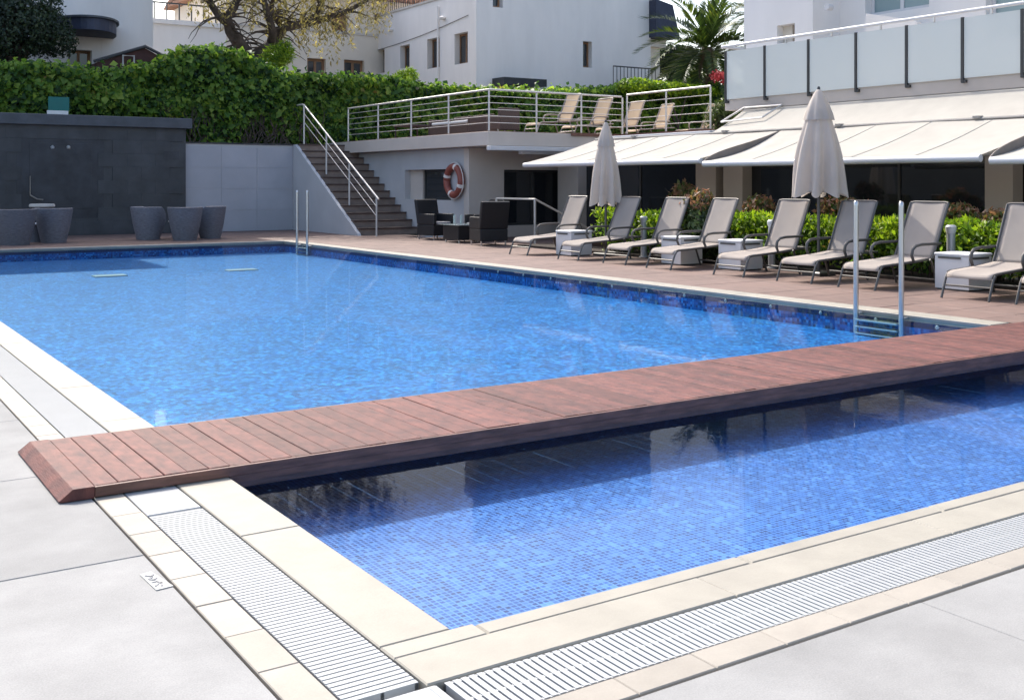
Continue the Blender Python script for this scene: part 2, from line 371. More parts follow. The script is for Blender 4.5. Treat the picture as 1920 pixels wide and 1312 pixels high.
def crown(n, centers, radii, L, seed, wr=.6, mat='dark_leaf', droop=.2, shell=.55, name='crown'):
    """leaves through several overlapping lumpy ellipsoids, with gaps"""
    r = np.random.default_rng(seed); bp = Bump(seed, 16, .8, 4.5); Ps, Ns = [], []
    vol = np.array([a * b * c for a, b, c in radii]) ** .67; cnt = (n * vol / vol.sum()).astype(int)
    for c, rad, k in zip(centers, radii, cnt):
        d = r.normal(size=(k, 3)); d /= np.linalg.norm(d, axis=1, keepdims=True)
        q = d * np.array(rad); rr = shell + (1 - shell) * r.random(k) ** .6
        p = q * (rr * (1 + .22 * bp(np.array(c) + q)))[:, None] + np.array(c); keep = bp(p * 1.7 + 9) > -.75
        Ps.append(p[keep]); Ns.append(d[keep])
    P = np.concatenate(Ps); N = np.concatenate(Ns); N = N + r.normal(size=N.shape) * .5; N /= np.linalg.norm(N, axis=1, keepdims=True)
    D = r.normal(size=P.shape); D[:, 2] -= droop * 2; D -= N * (D * N).sum(1, keepdims=True) * .8
    return leafmesh(name, P, D, N, L * r.uniform(.6, 1.35, len(P)), wr, mat)

# ================================================================== SETTING: ground, paving, pools
XL, XR, YN, YF = 1.65, 9.50, 2.85, 24.20      # inner edges of the pool
BN, BF = 4.87, 5.90                           # footbridge, near and far edge
struct(MB().add([(-300, -300, -1.2), (500, -300, -1.2), (500, 700, -1.2), (-300, 700, -1.2)], [(0, 1, 2, 3)]).build('ground', 'ground'))
struct(MB().box(-60, 120, 31.9, 140, -1.1, 2.35).build('hillside', 'ground'))

pv = struct(MB().box(-40, 1.055, -12, 30, -.5, -.014).box(1.055, 40, -12, 2.215, -.5, -.0135).build('paving', 'bedding'))
S = 1.35
sm = MB().slab(0, S - .005, 0, S - .005, -.014, 0, .0025).mesh('paving_slab', 'ceramic')
for i in range(4):
    for j in range(-1, 9):
        place(sm, 'paving_slab', (1.055 - (i + 1) * S, 4.04 - 3 * S + j * S, random.uniform(-.0008, .0008)), pv)
for i in range(8):
    for j in range(2):
        place(sm, 'paving_slab', (1.06 + .62 + i * S - S, 2.21 - (j + 1) * S, random.uniform(-.0008, .0008)), pv)

# stones round the pool
cp = struct(MB().box(1.055, XL - .012, 2.215, YF + .29, -.5, -.05).box(XL - .012, 12, 2.215, YN - .012, -.5, -.0505).box(XR + .012, XR + .34, YN, YF + .29, -.5, -.05).box(XL - .01, XR + .012, YF + .012, YF + .29, -.5, -.0505).build('pool_coping', 'bedding'))
def stones(name, mat, x0, x1, y0, y1, n, along, z0, z1, c=.004, gap=.002, skip=None):
    if along == 'y':
        L = (y1 - y0) / n; me = MB().slab(0, x1 - x0, 0, L - gap, z0, z1, c).mesh(name, mat)
        for k in range(n):
            if skip and skip(y0 + k * L, y0 + k * L + L): continue
            place(me, name, (x0, y0 + k * L, random.uniform(-.001, .001)), cp)
    else:
        L = (x1 - x0) / n; me = MB().slab(0, L - gap, 0, y1 - y0, z0, z1, c).mesh(name, mat)
        for k in range(n): place(me, name, (x0 + k * L, y0, random.uniform(-.001, .001)), cp)
stones('coping_stone', 'cream_stone', 1.412, XL, 2.853, YF, 18, 'y', -.06, .004)
stones('coping_stone', 'cream_stone', 1.412, XR, 2.566, 2.757, 7, 'x', -.06, .004)
stones('coping_nosing', 'cream_stone', 1.73, XR, 2.762, YN, 7, 'x', -.06, .001, .01)
MBc = MB().slab(1.412, 1.727, 2.760, YN, -.06, .0035, .005)
MBc.build('corner_stone', 'cream_stone', cp)
stones('coping_stone', 'cream_stone', XR, XR + .30, BF + .25, YF + .005, 16, 'y', -.06, .004)
stones('coping_stone', 'cream_stone', XL, XR + .30, YF + .008, YF + .26, 8, 'x', -.06, .0035)
stones('border_stone', 'strip_stone', 1.058, 1.18, 2.33, 24.4, 79, 'y', -.055, .002, .003)
stones('border_stone', 'strip_stone', 1.30, 10.0, 2.217, 2.328, 31, 'x', -.055, .002, .003)
MB().slab(1.058, 1.297, 2.217, 2.327, -.055, .002, .003).build('border_stone', 'strip_stone', cp)

# overflow gratings
def grating(label, along, u0, u1, v0, v1, n_single):
    loc = (v0, u0, -.045) if along == 'y' else (u0, v0, -.045)
    g = thing('drain_grating', label, 'drain grating', loc); p = .0255; n = int((u1 - u0) / p)
    def b(mb, a, c, d, e, z0, z1): return mb.box(d, e, a, c, z0, z1) if along == 'y' else mb.box(a, c, d, e, z0, z1)
    b(MB(), u0, u1, v0 + .002, v1 - .002, -.05, -.030).build('channel_bed', 'channel', g)
    rails = MB()
    for f in (.04, .5, .96): c = v0 + (v1 - v0) * f; b(rails, u0, u1, c - .0055, c + .0055, -.024, -.0022)
    rails.build('rail', 'plastic_white', g)
    off = OFF[g.name]
    one = MB(); b(one, off[1 if along == 'y' else 0], off[1 if along == 'y' else 0] + .0182, v0 + .004, v1 - .004, -.022, 0); sme = one.mesh('slat', 'plastic_white', (off[0], off[1], 0))
    for k in range(min(n, n_single)):
        o = bpy.data.objects.new('slat', sme); COL.objects.link(o); o.parent = g
        d = k * p; o.location = (0, d, -off[2]) if along == 'y' else (d, 0, -off[2])
    if n > n_single:
        rest = MB()
        for k in range(n_single, n): b(rest, u0 + k * p, u0 + k * p + .0182, v0 + .004, v1 - .004, -.022, 0)
        tag(rest.build('slat_run', 'plastic_white', g), kind='stuff')
    return g
grating('white slatted drain grating along the left side of the pool, from bridge to corner', 'y', 2.60, 4.49, 1.184, 1.408, 300)
grating('white slatted drain grating beyond the bridge along the left pool edge', 'y', 5.93, 24.2, 1.184, 1.408, 60)
grating('white slatted drain grating along the near edge of the small pool', 'x', 1.46, 10.0, 2.332, 2.562, 300)
cpn = thing('drain_cover', 'plain white square cover where the two near gratings meet', 'drain cover', (1.3, 2.45, -.05))
MB().slab(1.184, 1.435, 2.332, 2.562, -.05, .0015, .006).build('lid', 'plastic_white', cpn); MB().slab(1.408, 1.432, 2.345, 2.55, .0015, .004, .002).build('rim', 'plastic_white', cpn)
cp2 = thing('drain_cover', 'plain white drain cover right beside the near edge of the bridge', 'drain cover', (1.3, 4.5, -.05))
MB().slab(1.186, 1.406, 4.505, 4.90, -.05, .0012, .003).build('lid', 'plastic_white', cp2); MB().box(1.19, 1.40, 4.4975, 4.502, -.05, -.004).build('rim', 'channel', cp2)

# pool basins (no refraction in this water, so floors lie at their apparent depth)
def basin(name, x0, x1, y0, y1, zf, mat):
    m = MB(); T = -.058
    m.add([(x0, y0, zf), (x1, y0, zf), (x1, y1, zf), (x0, y1, zf)], [(0, 1, 2, 3)])
    m.add([(x0, y0, zf), (x0, y0, T), (x0, y1, T), (x0, y1, zf)], [(0, 1, 2, 3)]); m.add([(x1, y0, zf), (x1, y0, T), (x1, y1, T), (x1, y1, zf)], [(3, 2, 1, 0)])
    m.add([(x0, y1, zf), (x0, y1, T), (x1, y1, T), (x1, y1, zf)], [(0, 1, 2, 3)]); m.add([(x0, y0, zf), (x0, y0, T), (x1, y0, T), (x1, y0, zf)], [(3, 2, 1, 0)])
    return struct(m.build(name, mat))
MAINZ, SMALLZ, WZ = -.25, -.25, -.024
mp = basin('main_pool', XL, XR, 5.84, YF, MAINZ, 'mosaic_main')
sp = basin('small_pool', XL, XR, YN, 5.64, SMALLZ, 'mosaic_small')
struct(MB().box(XL, XR, 5.645, 5.835, -.6, -.035).build('pool_divider', 'mosaic_small'))
MB().box(XR - .004, XR, 5.85, YF - .002, -.115, -.058).build('waterline_band', 'mosaic_band', mp); MB().box(XL, XR - .005, YF - .004, YF, -.115, -.058).build('waterline_band', 'mosaic_band', mp)
nz = MB().lathe([(.02, 0), (.022, .008), (.015, .014), (.0, .016)], (0, 0, 0), 10).mesh('inlet_nozzle', 'plastic_white')
for k in range(13):
    o = place(nz, 'inlet_nozzle', (XR - .006, 15.6 - k * .74, -.085), mp); o.rotation_euler = (0, R(-90), 0)
for a, b in ((183, 228), (432, 474)):
    p, q = onZ(a, 518 if a < 300 else 507, MAINZ), onZ(b, 518 if a < 300 else 507, MAINZ)
    m = MB(); c = (p + q) / 2
    m.slab(c.x - .27, c.x + .27, c.y - .16, c.y + .16, MAINZ + .001, MAINZ + .02, .01); m.build('floor_drain', 'plastic_white', mp)
struct(MB().add([(XL - .01, 5.84, WZ), (XR + .01, 5.84, WZ), (XR + .01, YF + .01, WZ), (XL - .01, YF + .01, WZ)], [(0, 1, 2, 3)]).build('water', 'water_main'))
struct(MB().add([(XL - .01, YN - .01, WZ), (XR + .01, YN - .01, WZ), (XR + .01, 5.64, WZ), (XL - .01, 5.64, WZ)], [(0, 1, 2, 3)]).build('water', 'water_small'))

# timber-coloured terrace tiles
dk = struct(MB().box(XR + .345, 13.02, -2, 31.0, -.5, -.018).box(-14, XR + .345, YF + .3, 31.0, -.5, -.0185).build('deck', 'deck_bed'))
T = .6
tm = MB().slab(0, T - .006, 0, T - .006, -.017, 0, .004).mesh('deck_tile', 'deck')
for i in range(5):
    for j in range(34):
        place(tm, 'deck_tile', (9.86 + i * T, 4.1 + j * T, random.uniform(-.0015, .0015)), dk)
for i in range(19):
    for j in range(9):
        X = 13.46 - (i + 1) * T
        place(tm, 'deck_tile', (X, 24.52 + j * T, random.uniform(-.0015, .0015)), dk)
struct(MB().box(13.02, 14.0, 2, 19.6, -.5, .03).build('planting_bed', 'soil'))
struct(MB().box(13.03, 16.6, 19.65, 24, -.5, -.004).build('side_terrace', 'deck_bed'))

# ================================================================== FOOTBRIDGE
fb = thing('footbridge', 'dark red timber footbridge with a sloped end crossing the pool', 'footbridge', (5.4, (BN + BF) / 2, 0))
BT = .054
pm = [MB().slab(0, .0988, BN + .021, BF - .021, BT - .022, BT, .0025).mesh('plank', 'plank', (0, (BN + BF) / 2, 0)) for _ in range(1)][0]
npl = 89
for k in range(npl):
    o = place(pm, 'plank', (1.063 + k * .1, (BN + BF) / 2, random.uniform(-.0025, .0015)), fb); o.rotation_euler = (0, random.uniform(-.012, .012), random.uniform(-.003, .003)); o.scale.x = random.choice((1, 1, .992, .975))
XE = 1.063 + npl * .1
MB().prism([(.915, .006), (.925, .003), (1.06, .003), (1.06, BT), (.972, BT), (.915, .010)], 'y', BN, BF).build('end_board', 'plank', fb, bevel=.003)
MB().prism([(XE + .002, .002), (XE + .14, .002), (XE + .14, .012), (XE + .06, BT), (XE + .002, BT)], 'y', BN, BF).build('end_board', 'plank', fb, bevel=.003)
for y in (BN, BF - .02): MB().box(1.062, XE, y, y + .02, .0065, BT - .003).build('fascia', 'plank_dark', fb, bevel=.003)
for y in (5.1, 5.6): MB().box(1.062, XE, y, y + .06, .0055, BT - .024).build('beam', 'plank_dark', fb)
MB().box(XL + .004, XR - .01, BN + .003, BN + .03, -.050, .006).build('gap_shade_board', 'plank_dark', fb)  # added board, blocks the gap below the fascia so it reads dark

# ================================================================== POOL LADDERS
def ladder(label, y0, y1, x, top):
    t = thing('pool_ladder', label, 'pool ladder', (x, (y0 + y1) / 2, MAINZ))
    for y in (y0, y1):
        MB().tube([(x, y, MAINZ + .02), (x, y, top - .05), (x, y, top - .012), (x, y, top)], [.027, .027, .025, .014], 14).build('post', 'steel', t, smooth=True)
        MB().tube([(x + .02, y, -.03), (x + .12, y, -.03)], .014, 8).build('wall_bracket', 'steel', t, smooth=True)
    for k in range(3): MB().box(x - .05, x + .05, y1 + .02, y0 - .02, -.10 - k * .07, -.08 - k * .07).build('tread', 'steel', t, bevel=.006)
ladder('tall steel pool ladder at the near right corner of the main pool', onX(1605, 590, 9.40).y, onX(1690, 590, 9.40).y, 9.40, 1.165)
ladder('slim steel pool ladder at the far right corner of the main pool', onX(557, 450, 9.40).y, onX(576, 450, 9.40).y, 9.40, 1.2)

# ================================================================== WALLS AT THE FAR END
sw = thing('slate_wall', 'dark slate clad wall with a projecting cap at the far end', 'wall', (6, 29.9, 0))
SX0, SX1, SYF, SZT = 1.0, onY(349, 300, 29.9).x, 29.9, 2.86
MB().box(SX0, SX1 - .01, SYF, 30.4, 0, SZT).build('core', 'slate', sw)
tl = [MB().slab(0, .7435, 0, .3555, 0, .022, .0015).mesh('slate_tile', 'slate')]
pan = (onY(55, 265, SYF).x, onY(172, 265, SYF).x, onY(60, 392, SYF).z, onY(60, 268, SYF).z)
row = 0; z = .004
while z < SZT - .1:
    x = SX0 + (row % 2) * .37
    while x + .74 < SX1:
        if not (x + .74 > pan[0] and x < pan[1] and z + .353 > pan[2] and z < pan[3]):
            o = place(tl[0], 'slate_tile', (x, SYF - .001, z), sw); o.rotation_euler = (R(90), 0, 0)
        x += .745
    z += .357; row += 1
MB().box(pan[0] - .3, pan[1] + .3, SYF - .008, SYF, pan[2] - .25, pan[3] + .2).build('dark_panel', 'slate_dark', sw)
MB().box(pan[0], pan[1], SYF - .016, SYF - .008, pan[2], pan[3]).build('dark_panel', 'slate_dark', sw, bevel=.004)
MB().slab(SX0, SX1 + .12, SYF - .16, 30.6, SZT, SZT + .27, .015).build('cap', 'slate_cap', sw)
for px, py in ((98, 276), (128, 276)): p = onY(px, py, SYF); MB().lathe([(.0, .0), (.04, .0), (.05, .05), (.02, .08), (0, .085)], (p.x, SYF - .03, p.z - .04), 10).build('wall_lamp', 'plastic_white', sw, smooth=True)
p = onY(56, 330, SYF); q = onY(56, 366, SYF); MB().tube([(p.x, SYF - .04, p.z), (p.x, SYF - .04, q.z)], .012, 6).tube([(p.x, SYF - .04, q.z), (p.x + .15, SYF - .1, q.z - .1), (p.x + .3, SYF - .1, q.z - .12)], .02, 6).build('shower_pipe', 'frame_bronze', sw, smooth=True)
p = onY(300, 280, SYF); MB().box(p.x + .1, p.x + .5, SYF - .03, SYF - .024, p.z - .28, p.z - .05).build('vent_plate', 'slate_dark', sw)

sg = thing('sign', 'green and white sign panel standing on top of the slate wall', 'sign', (onY(107, 218, 30.1).x, 30.1, SZT + .27))
p, q = onY(88, 218, 30.1), onY(128, 183, 30.1); zm = p.z + (q.z - p.z) * .3
MB().box(p.x, q.x, 30.08, 30.12, SZT + .272, zm).build('lower_field', 'sign_white', sg, bevel=.004); MB().box(p.x + .03, q.x + .02, 30.08, 30.12, zm, q.z).build('upper_field', 'sign_green', sg, bevel=.004)

gw = thing('retaining_wall', 'smooth grey block wall between slate wall and staircase', 'wall', (10.5, 30, 0))
MB().box(SX1, 12.06, 30.012, 30.4, 0, 2.46).build('core', 'render_grey', gw)
gx = [SX1 + .004, SX1 + 1.03, SX1 + 2.06, 12.06]
for r_ in range(4):
    for a, b in zip(gx, gx[1:]): MB().box(a, b - .006, 30.0, 30.012, .003 + r_ * .6, .6 + r_ * .6 - .004).build('wall_block', 'concrete', gw)
MB().box(SX1, 12.05, 29.97, 30.4, 2.462, 2.50).build('cap', 'slate_dark', gw)

# ================================================================== STAIRCASE
STX0, STX1, SY0, SYT, SZ = 12.06, 13.89, 25.75, 29.75, 2.50
NS = 13; rise = SZ / NS; run = (SYT - SY0) / (NS - 1)
st = thing('staircase', 'outdoor staircase with dark treads climbing to the upper terrace', 'staircase', (13, 27.7, 0))
for k in range(NS):
    y = SY0 + k * run; y1 = y + run if k < NS - 1 else 31.0
    MB().box(STX0 + .1, STX1, y + .012, y1 + .012, 0, (k + 1) * rise - .035).build('riser', 'riser', st)
    MB().box(STX0 + .08, STX1 - .002, y - .025, y1 + .01, (k + 1) * rise - .034, (k + 1) * rise).build('tread', 'tread', st, bevel=.006)
MB().prism([(SY0 - .15, 0), (31, 0), (31, SZ - .02), (SYT + .1, SZ - .02), (SY0 - .1, .06)], 'x', STX0, STX0 + .095).build('side_wall', 'render_grey', st)

def railing(name, label, cat, pts, posts, wires, h=1.0, rpost=.022, rrail=.024, ends=None, mat='steel_paint', extra=None):
    """pts: foot line (list of xyz); posts: feet; wires: fractions of the height"""
    t = thing(name, label, cat, posts[0])
    for p in posts: MB().tube([p, (p[0], p[1], p[2] + h - .02)], rpost, 10).build('post', mat, t, smooth=True)
    MB().tube([(p[0], p[1], p[2] + h) for p in pts], rrail, 10).build('handrail', mat, t, smooth=True)
    for f in wires:
        MB().tube([(p[0], p[1], p[2] + h * f) for p in pts], .009, 6).build('rail_wire', mat, t, smooth=True)
    return t
rx = 12.38
def sz(y): return max(0, min(SZ, (y - SY0) / run * rise + rise * .9))
ys = [onX(706, 440, rx).y, onX(655, 390, rx).y, onX(612, 330, rx).y, onX(570, 275, rx).y]
slope = [(rx, ys[0] - .1, .0), (rx, 29.8, 2.5)]
sr = thing('stair_railing', 'sloping steel handrail on posts climbing the outdoor staircase', 'railing', (rx, ys[0], 0))
top = lambda y: 1.0 + (y - 25.15) * (2.62 / 4.75)
for y in ys: MB().tube([(rx, y, max(0, min(SZ, sz(y) - .06))), (rx, y, top(y) - .01)], .024, 10).build('post', 'steel_paint', sr, smooth=True)
y3 = 31.2; MB().tube([(rx, y3, 2.5), (rx, y3, 3.52)], .024, 10).build('post', 'steel_paint', sr, smooth=True)
MB().tube([(rx, ys[0] - .12, top(ys[0] - .12)), (rx, ys[3], top(ys[3])), (rx, ys[3] + .12, top(ys[3]) + .02), (rx, ys[3] + .5, top(ys[3]) + .02)], .026, 10).build('handrail', 'steel_paint', sr, smooth=True)
for d in (.25, .5): MB().tube([(rx, ys[0], top(ys[0]) - d), (rx, ys[3], top(ys[3]) - d)], .010, 6).build('rail_wire', 'steel_paint', sr, smooth=True)

# ================================================================== POOL HOUSE UNDER THE UPPER TERRACE
ph = thing('pool_house', 'flat roofed grey and beige pool house carrying the upper terrace', 'building', (15, 24, 0))
HX, HY, HT = 13.9, 23.1, 2.24
w1 = (onX(833, 340, HX).y - .35, onX(759, 340, HX).y, .92, 1.72)
m = holes_wall(MB(), 'x', HX, HX + .25, HY + .26, 31, -.4, HT, [w1]); m.build('wall', 'render_grey', ph)
window(ph, 'x', HX + .22, w1[0] + .002, w1[1] - .72, w1[2] + .002, w1[3] - .002, -1, mull=0, fw=.07)
MB().box(HX + .17, HX + .24, w1[1] - .715, w1[1] - .002, w1[2] + .002, w1[3] - .002).build('recess_panel', 'render_beige', ph)
w2 = (onY(945, 340, HY).x, onY(1058, 340, HY).x, .28, 1.70)
m = holes_wall(MB(), 'y', HY, HY + .25, HX - .003, 17.0, -.5, HT, [w2]); m.build('wall', 'render_beige', ph)
window(ph, 'y', HY + .14, w2[0] + .002, w2[1] - .002, w2[2] + .002, w2[3] - .002, -1, mull=1, fw=.06, pane='dark_glass')
SLX, SLY, SLT = 13.58, 21.7, 2.58
MB().prism([(SLX, SLY), (17.6, SLY), (17.6, 18.4), (30, 18.4), (30, 31.4), (SLX, 31.4)], 'z', SLT - .33, SLT).build('roof_slab', 'render_beige', ph, bevel=.01)
MB().prism([(SLX + .05, SLY + .05), (17.65, SLY + .05), (17.65, 18.45), (29.9, 18.45), (29.9, 31.3), (SLX + .05, 31.3)], 'z', SLT + .001, SLT + .02).build('terrace_floor', 'deck', ph)
MB().box(17.56, 17.597, 18.4, SLY - .02, SLT - .18, SLT + .03).build('edge_board', 'plank_dark', ph); MB().box(16.0, 17.55, SLY - .04, SLY - .005, SLT - .05, SLT + .03).build('edge_board', 'plank_dark', ph)
MB().box(SLX - .06, 16.6, SLY - .16, SLY - .02, SLT - .45, SLT - .34).build('awning_cassette', 'alu_white', ph, bevel=.02)
MB().box(14.6, 15.9, SLY + .1, SLY + .25, SLT - .52, SLT - .40).build('awning_cassette', 'alu_white', ph, bevel=.02)
MB().box(13.1, 13.9, 20.1, 20.7, -.3, .0).build('step', 'deck', ph)

# terrace railings
zt = SLT + .02
def fy(px, X): return onX(px, 200, X).y
def fx(px, Y): return onY(px, 200, Y).x
a = (SLX + .1, 29.7, zt); b = (SLX + .1, SLY + .12, zt); c = (17.7, SLY + .12, zt)
posts = [(SLX + .1, fy(p, SLX + .1), zt) for p in (653, 709, 771, 841)] + [b] + [(fx(p, SLY + .12), SLY + .12, zt) for p in (1006, 1090, 1167)]
a = (SLX + .1, posts[0][1], zt)
railing('terrace_railing', 'steel post and wire railing along the edge of the upper terrace', 'railing', [a, b, c], posts, (.2, .36, .52, .68, .84), .98)
p0, p1 = (17.75, SLY - .05, zt), (17.75, 18.6, zt)
railing('terrace_railing', 'short steel railing at the terrace end next to the glass balcony', 'railing', [p0, p1], [p0, (17.75, fy(1249, 17.75), zt), p1], (.2, .4, .6, .8), 1.02)

# railing round the steps down to the restaurant
q0 = onX(1003, 373, 13.75); q1 = (13.75, q0.y + 1.0, 0)
rr = thing('step_railing', 'low steel railing beside the black armchairs where steps go down', 'railing', (13.75, q0.y, 0))
MB().tube([(13.75, q0.y, -.1), (13.75, q0.y, .99)], .026, 10).build('post', 'steel_paint', rr, smooth=True)
MB().tube([(13.75, q0.y + 1.6, -.1), (13.75, q0.y + 1.6, .99)], .026, 10).build('post', 'steel_paint', rr, smooth=True)
MB().tube([(13.75, q0.y + 1.6, 1.0), (13.75, q0.y, 1.0), (14.95, q0.y - .1, .42), (15.3, q0.y - .1, .25)], .022, 10).build('handrail', 'steel_paint', rr, smooth=True)

# lifebuoy on the grey wall
lbp = onX(853, 339, HX - .07)
lb = thing('lifebuoy', 'faded orange lifebuoy with white bands hung on the grey wall', 'lifebuoy', (HX - .06, lbp.y, lbp.z))
Rb, rb = .355, .088
def torus(a0, a1, rad, n, mb=None):
    mb = mb or MB()
    return mb.tube([(HX - .1, lbp.y + Rb * math.cos(a0 + (a1 - a0) * k / n), lbp.z + Rb * math.sin(a0 + (a1 - a0) * k / n)) for k in range(n + 1)], rad, 12)
torus(0, 2 * math.pi, rb, 40).build('ring', 'buoy_orange', lb, smooth='all')
for k in range(4):
    c0 = R(20 + 90 * k); torus(c0 - .11, c0 + .11, rb + .006, 4).build('band', 'white_band', lb, smooth=True)
rope = MB()
for k in range(4):
    c0 = R(20 + 90 * k); rope.tube([(HX - .1, lbp.y + (Rb + rb + .03 - .02 * math.cos((u - .5) * 3)) * math.cos(c0 + u * R(90)), lbp.z + (Rb + rb + .03 - .02 * math.cos((u - .5) * 3)) * math.sin(c0 + u * R(90))) for u in [i / 8 for i in range(9)]], .012, 6)
rope.build('rope', 'white_band', lb, smooth=True)
MB().box(HX - .08, HX - .001, lbp.y - .03, lbp.y + .03, lbp.z + Rb - .12, lbp.z + Rb - .06).build('hook', 'steel', lb)

# ================================================================== HOTEL ON THE RIGHT
ht = thing('hotel', 'white hotel with dark restaurant glazing below and a balcony above', 'building', (18, 10, -1.2))
GX, BX, Y0H, Y1H = 16.62, 16.50, -6.0, 16.85
MB().box(BX, 24, Y0H, Y1H, 2.90, 3.19).build('balcony_slab', 'beige_tile', ht, bevel=.008)
MB().box(GX + .05, GX + .3, Y1H, 23.1, -1.2, 2.25).build('wall', 'render_beige', ht)
cols = [(onX(a, 350, GX).y, onX(b, 350, GX).y) for a, b in ((1918, 1865), (1410, 1374), (1360, 1322), (1100, 1062))]
for a, b in cols: MB().box(GX - .28, GX + .1, a, b, -1.2, 2.34).build('column', 'beige_tile', ht, bevel=.01)
ye = [Y0H, cols[0][0], cols[0][1], cols[1][0], cols[1][1], cols[2][0], cols[2][1], cols[3][0]]
for a, b in ((Y0H, cols[0][0]), (cols[0][1], cols[1][0]), (cols[1][1], cols[2][0]), (cols[2][1], cols[3][0])):
    n = max(1, int((b - a) / 1.7))
    for k in range(n):
        u, v = a + (b - a) * k / n, a + (b - a) * (k + 1) / n
        fr = MB().box(GX - .03, GX + .03, u + .002, u + .05, -1.2, 2.27).box(GX - .03, GX + .03, u + .05, v - .002, 2.2, 2.26).build('window_frame', 'steel_dark', ht)
        MB().box(GX - .006, GX + .006, u + .05, v, -1.2, 2.2).build('pane', 'dark_glass', fr); (MB().box(GX - .006, GX + .006, u + .05, v, 2.26, 2.88).build('pane', 'dark_glass', fr) if v < 16.9 else None)
MB().box(GX + 4.5, GX + 4.6, Y0H, 20, -1.2, 2.9).build('inner_wall', 'render_beige', ht)
# upper storey
UX = 19.0; ya = onX(1395, 50, UX).y; yb = onX(1524, 50, UX).y
sw_ = (onX(1490, 60, UX).y, onX(1457, 60, UX).y, onX(1475, 80, UX).z, onX(1475, 46, UX).z)
holes_wall(MB(), 'x', UX, UX + .3, yb, ya, 3.19, 12, [sw_]).build('upper_wall', 'hotel_white', ht)
MB().box(UX + .3, 26, ya - .3, ya, 3.19, 12).build('upper_wall', 'hotel_white', ht)
window(ht, 'x', UX + .26, sw_[0] + .002, (sw_[0] * .55 + sw_[1] * .45), sw_[2] + .002, sw_[3] - .002, -1, mull=0, frame='shutter', fw=.06)
MB().box(UX + .2, UX + .28, (sw_[0] * .55 + sw_[1] * .45) + .003, sw_[1] - .002, sw_[2] + .002, sw_[3] - .002).build('recess_panel', 'house_cream', ht)
VX = 19.9
bw = [(onX(1742, 20, VX).y, onX(1622, 20, VX).y, onX(1622, 32, VX).z, 7.2), (onX(1990, 20, VX).y, onX(1848, 10, VX).y, 4.2, 7.2)]
holes_wall(MB(), 'x', VX, VX + .3, Y0H, yb, 3.19, 12, bw).build('upper_wall', 'hotel_white', ht)
MB().box(UX + .3, VX, yb, yb + .25, 3.19, 12).build('upper_wall', 'hotel_white', ht)
for h in bw:
    window(ht, 'x', VX + .2, h[0] + .002, h[1] - .002, h[2] + .002, h[3] - .002, -1, mull=1, frame='alu_white', pane='curtain_glass', fw=.09)
    cu = MB()
    n = 40
    cu.sheet(lambda u, v: (VX + .33 + .03 * math.sin(u * 50), h[0] + (h[1] - h[0]) * u, h[2] + (h[3] - h[2]) * v), n * 2, 1); cu.build('curtain', 'cushion', ht, smooth='all')
y5, y6 = onX(1716, 38, UX).y, onX(1620, 38, UX).y
MB().prism([(y5, 3.19), (y6, 3.19), (y6, onX(1620, 25, UX).z), (y5, onX(1716, 40, UX).z)], 'x', UX + .05, UX + .2).build('parapet', 'hotel_white', ht)
MB().tube([(UX - .02, onX(1560, 15, UX).y, onX(1560, 15, UX).z), (UX - .18, onX(1560, 15, UX).y, onX(1560, 15, UX).z)], .07, 10).build('wall_lamp', 'alu_white', ht)

gb = thing('glass_balustrade', 'frosted glass balcony balustrade with dark posts and white handrail', 'balustrade', (BX, 10, 3.0))
px_ = [1361, 1434, 1516, 1605, 1700, 1805, 1917, 2060]; yy = [onX(p, 120, BX - .03).y for p in px_]
for y in yy:
    MB().box(BX - .055, BX - .005, y - .022, y + .022, 3.06, 4.16).build('post', 'steel_dark', gb)
    MB().box(BX - .05, BX - .002, y - .07, y + .02, 3.05, 3.10).build('bracket', 'steel_dark', gb)
for a, b in zip(yy, yy[1:]):
    lo, hi = sorted((a, b)); MB().box(BX - .035, BX - .023, lo + .03, hi - .03, 3.13, 4.15).build('glass_panel', 'frosted', gb)
MB().tube([(BX - .03, yy[0] + .12, 4.26), (BX - .03, yy[-1], 4.26)], .032, 10).build('handrail', 'alu_white', gb, smooth=True)
MB().tube([(BX - .03, yy[0] + .12, 4.26), (18.9, yy[0] + .12, 4.26)], .032, 10).build('handrail', 'alu_white', gb, smooth=True)
for a, b in zip(yy, yy[1:]): MB().box(BX - .05, BX - .01, (a + b) / 2 - .012, (a + b) / 2 + .012, 4.15, 4.235).build('rail_stub', 'steel', gb)
MB().box(BX - .034, BX - .024, 0, 1, 0, .001) 
for k, x in enumerate((17.1, 17.7, 18.3)): MB().box(x, x + .56, yy[0] + .1, yy[0] + .112, 3.2, 4.15).build('glass_panel', 'frosted', gb)

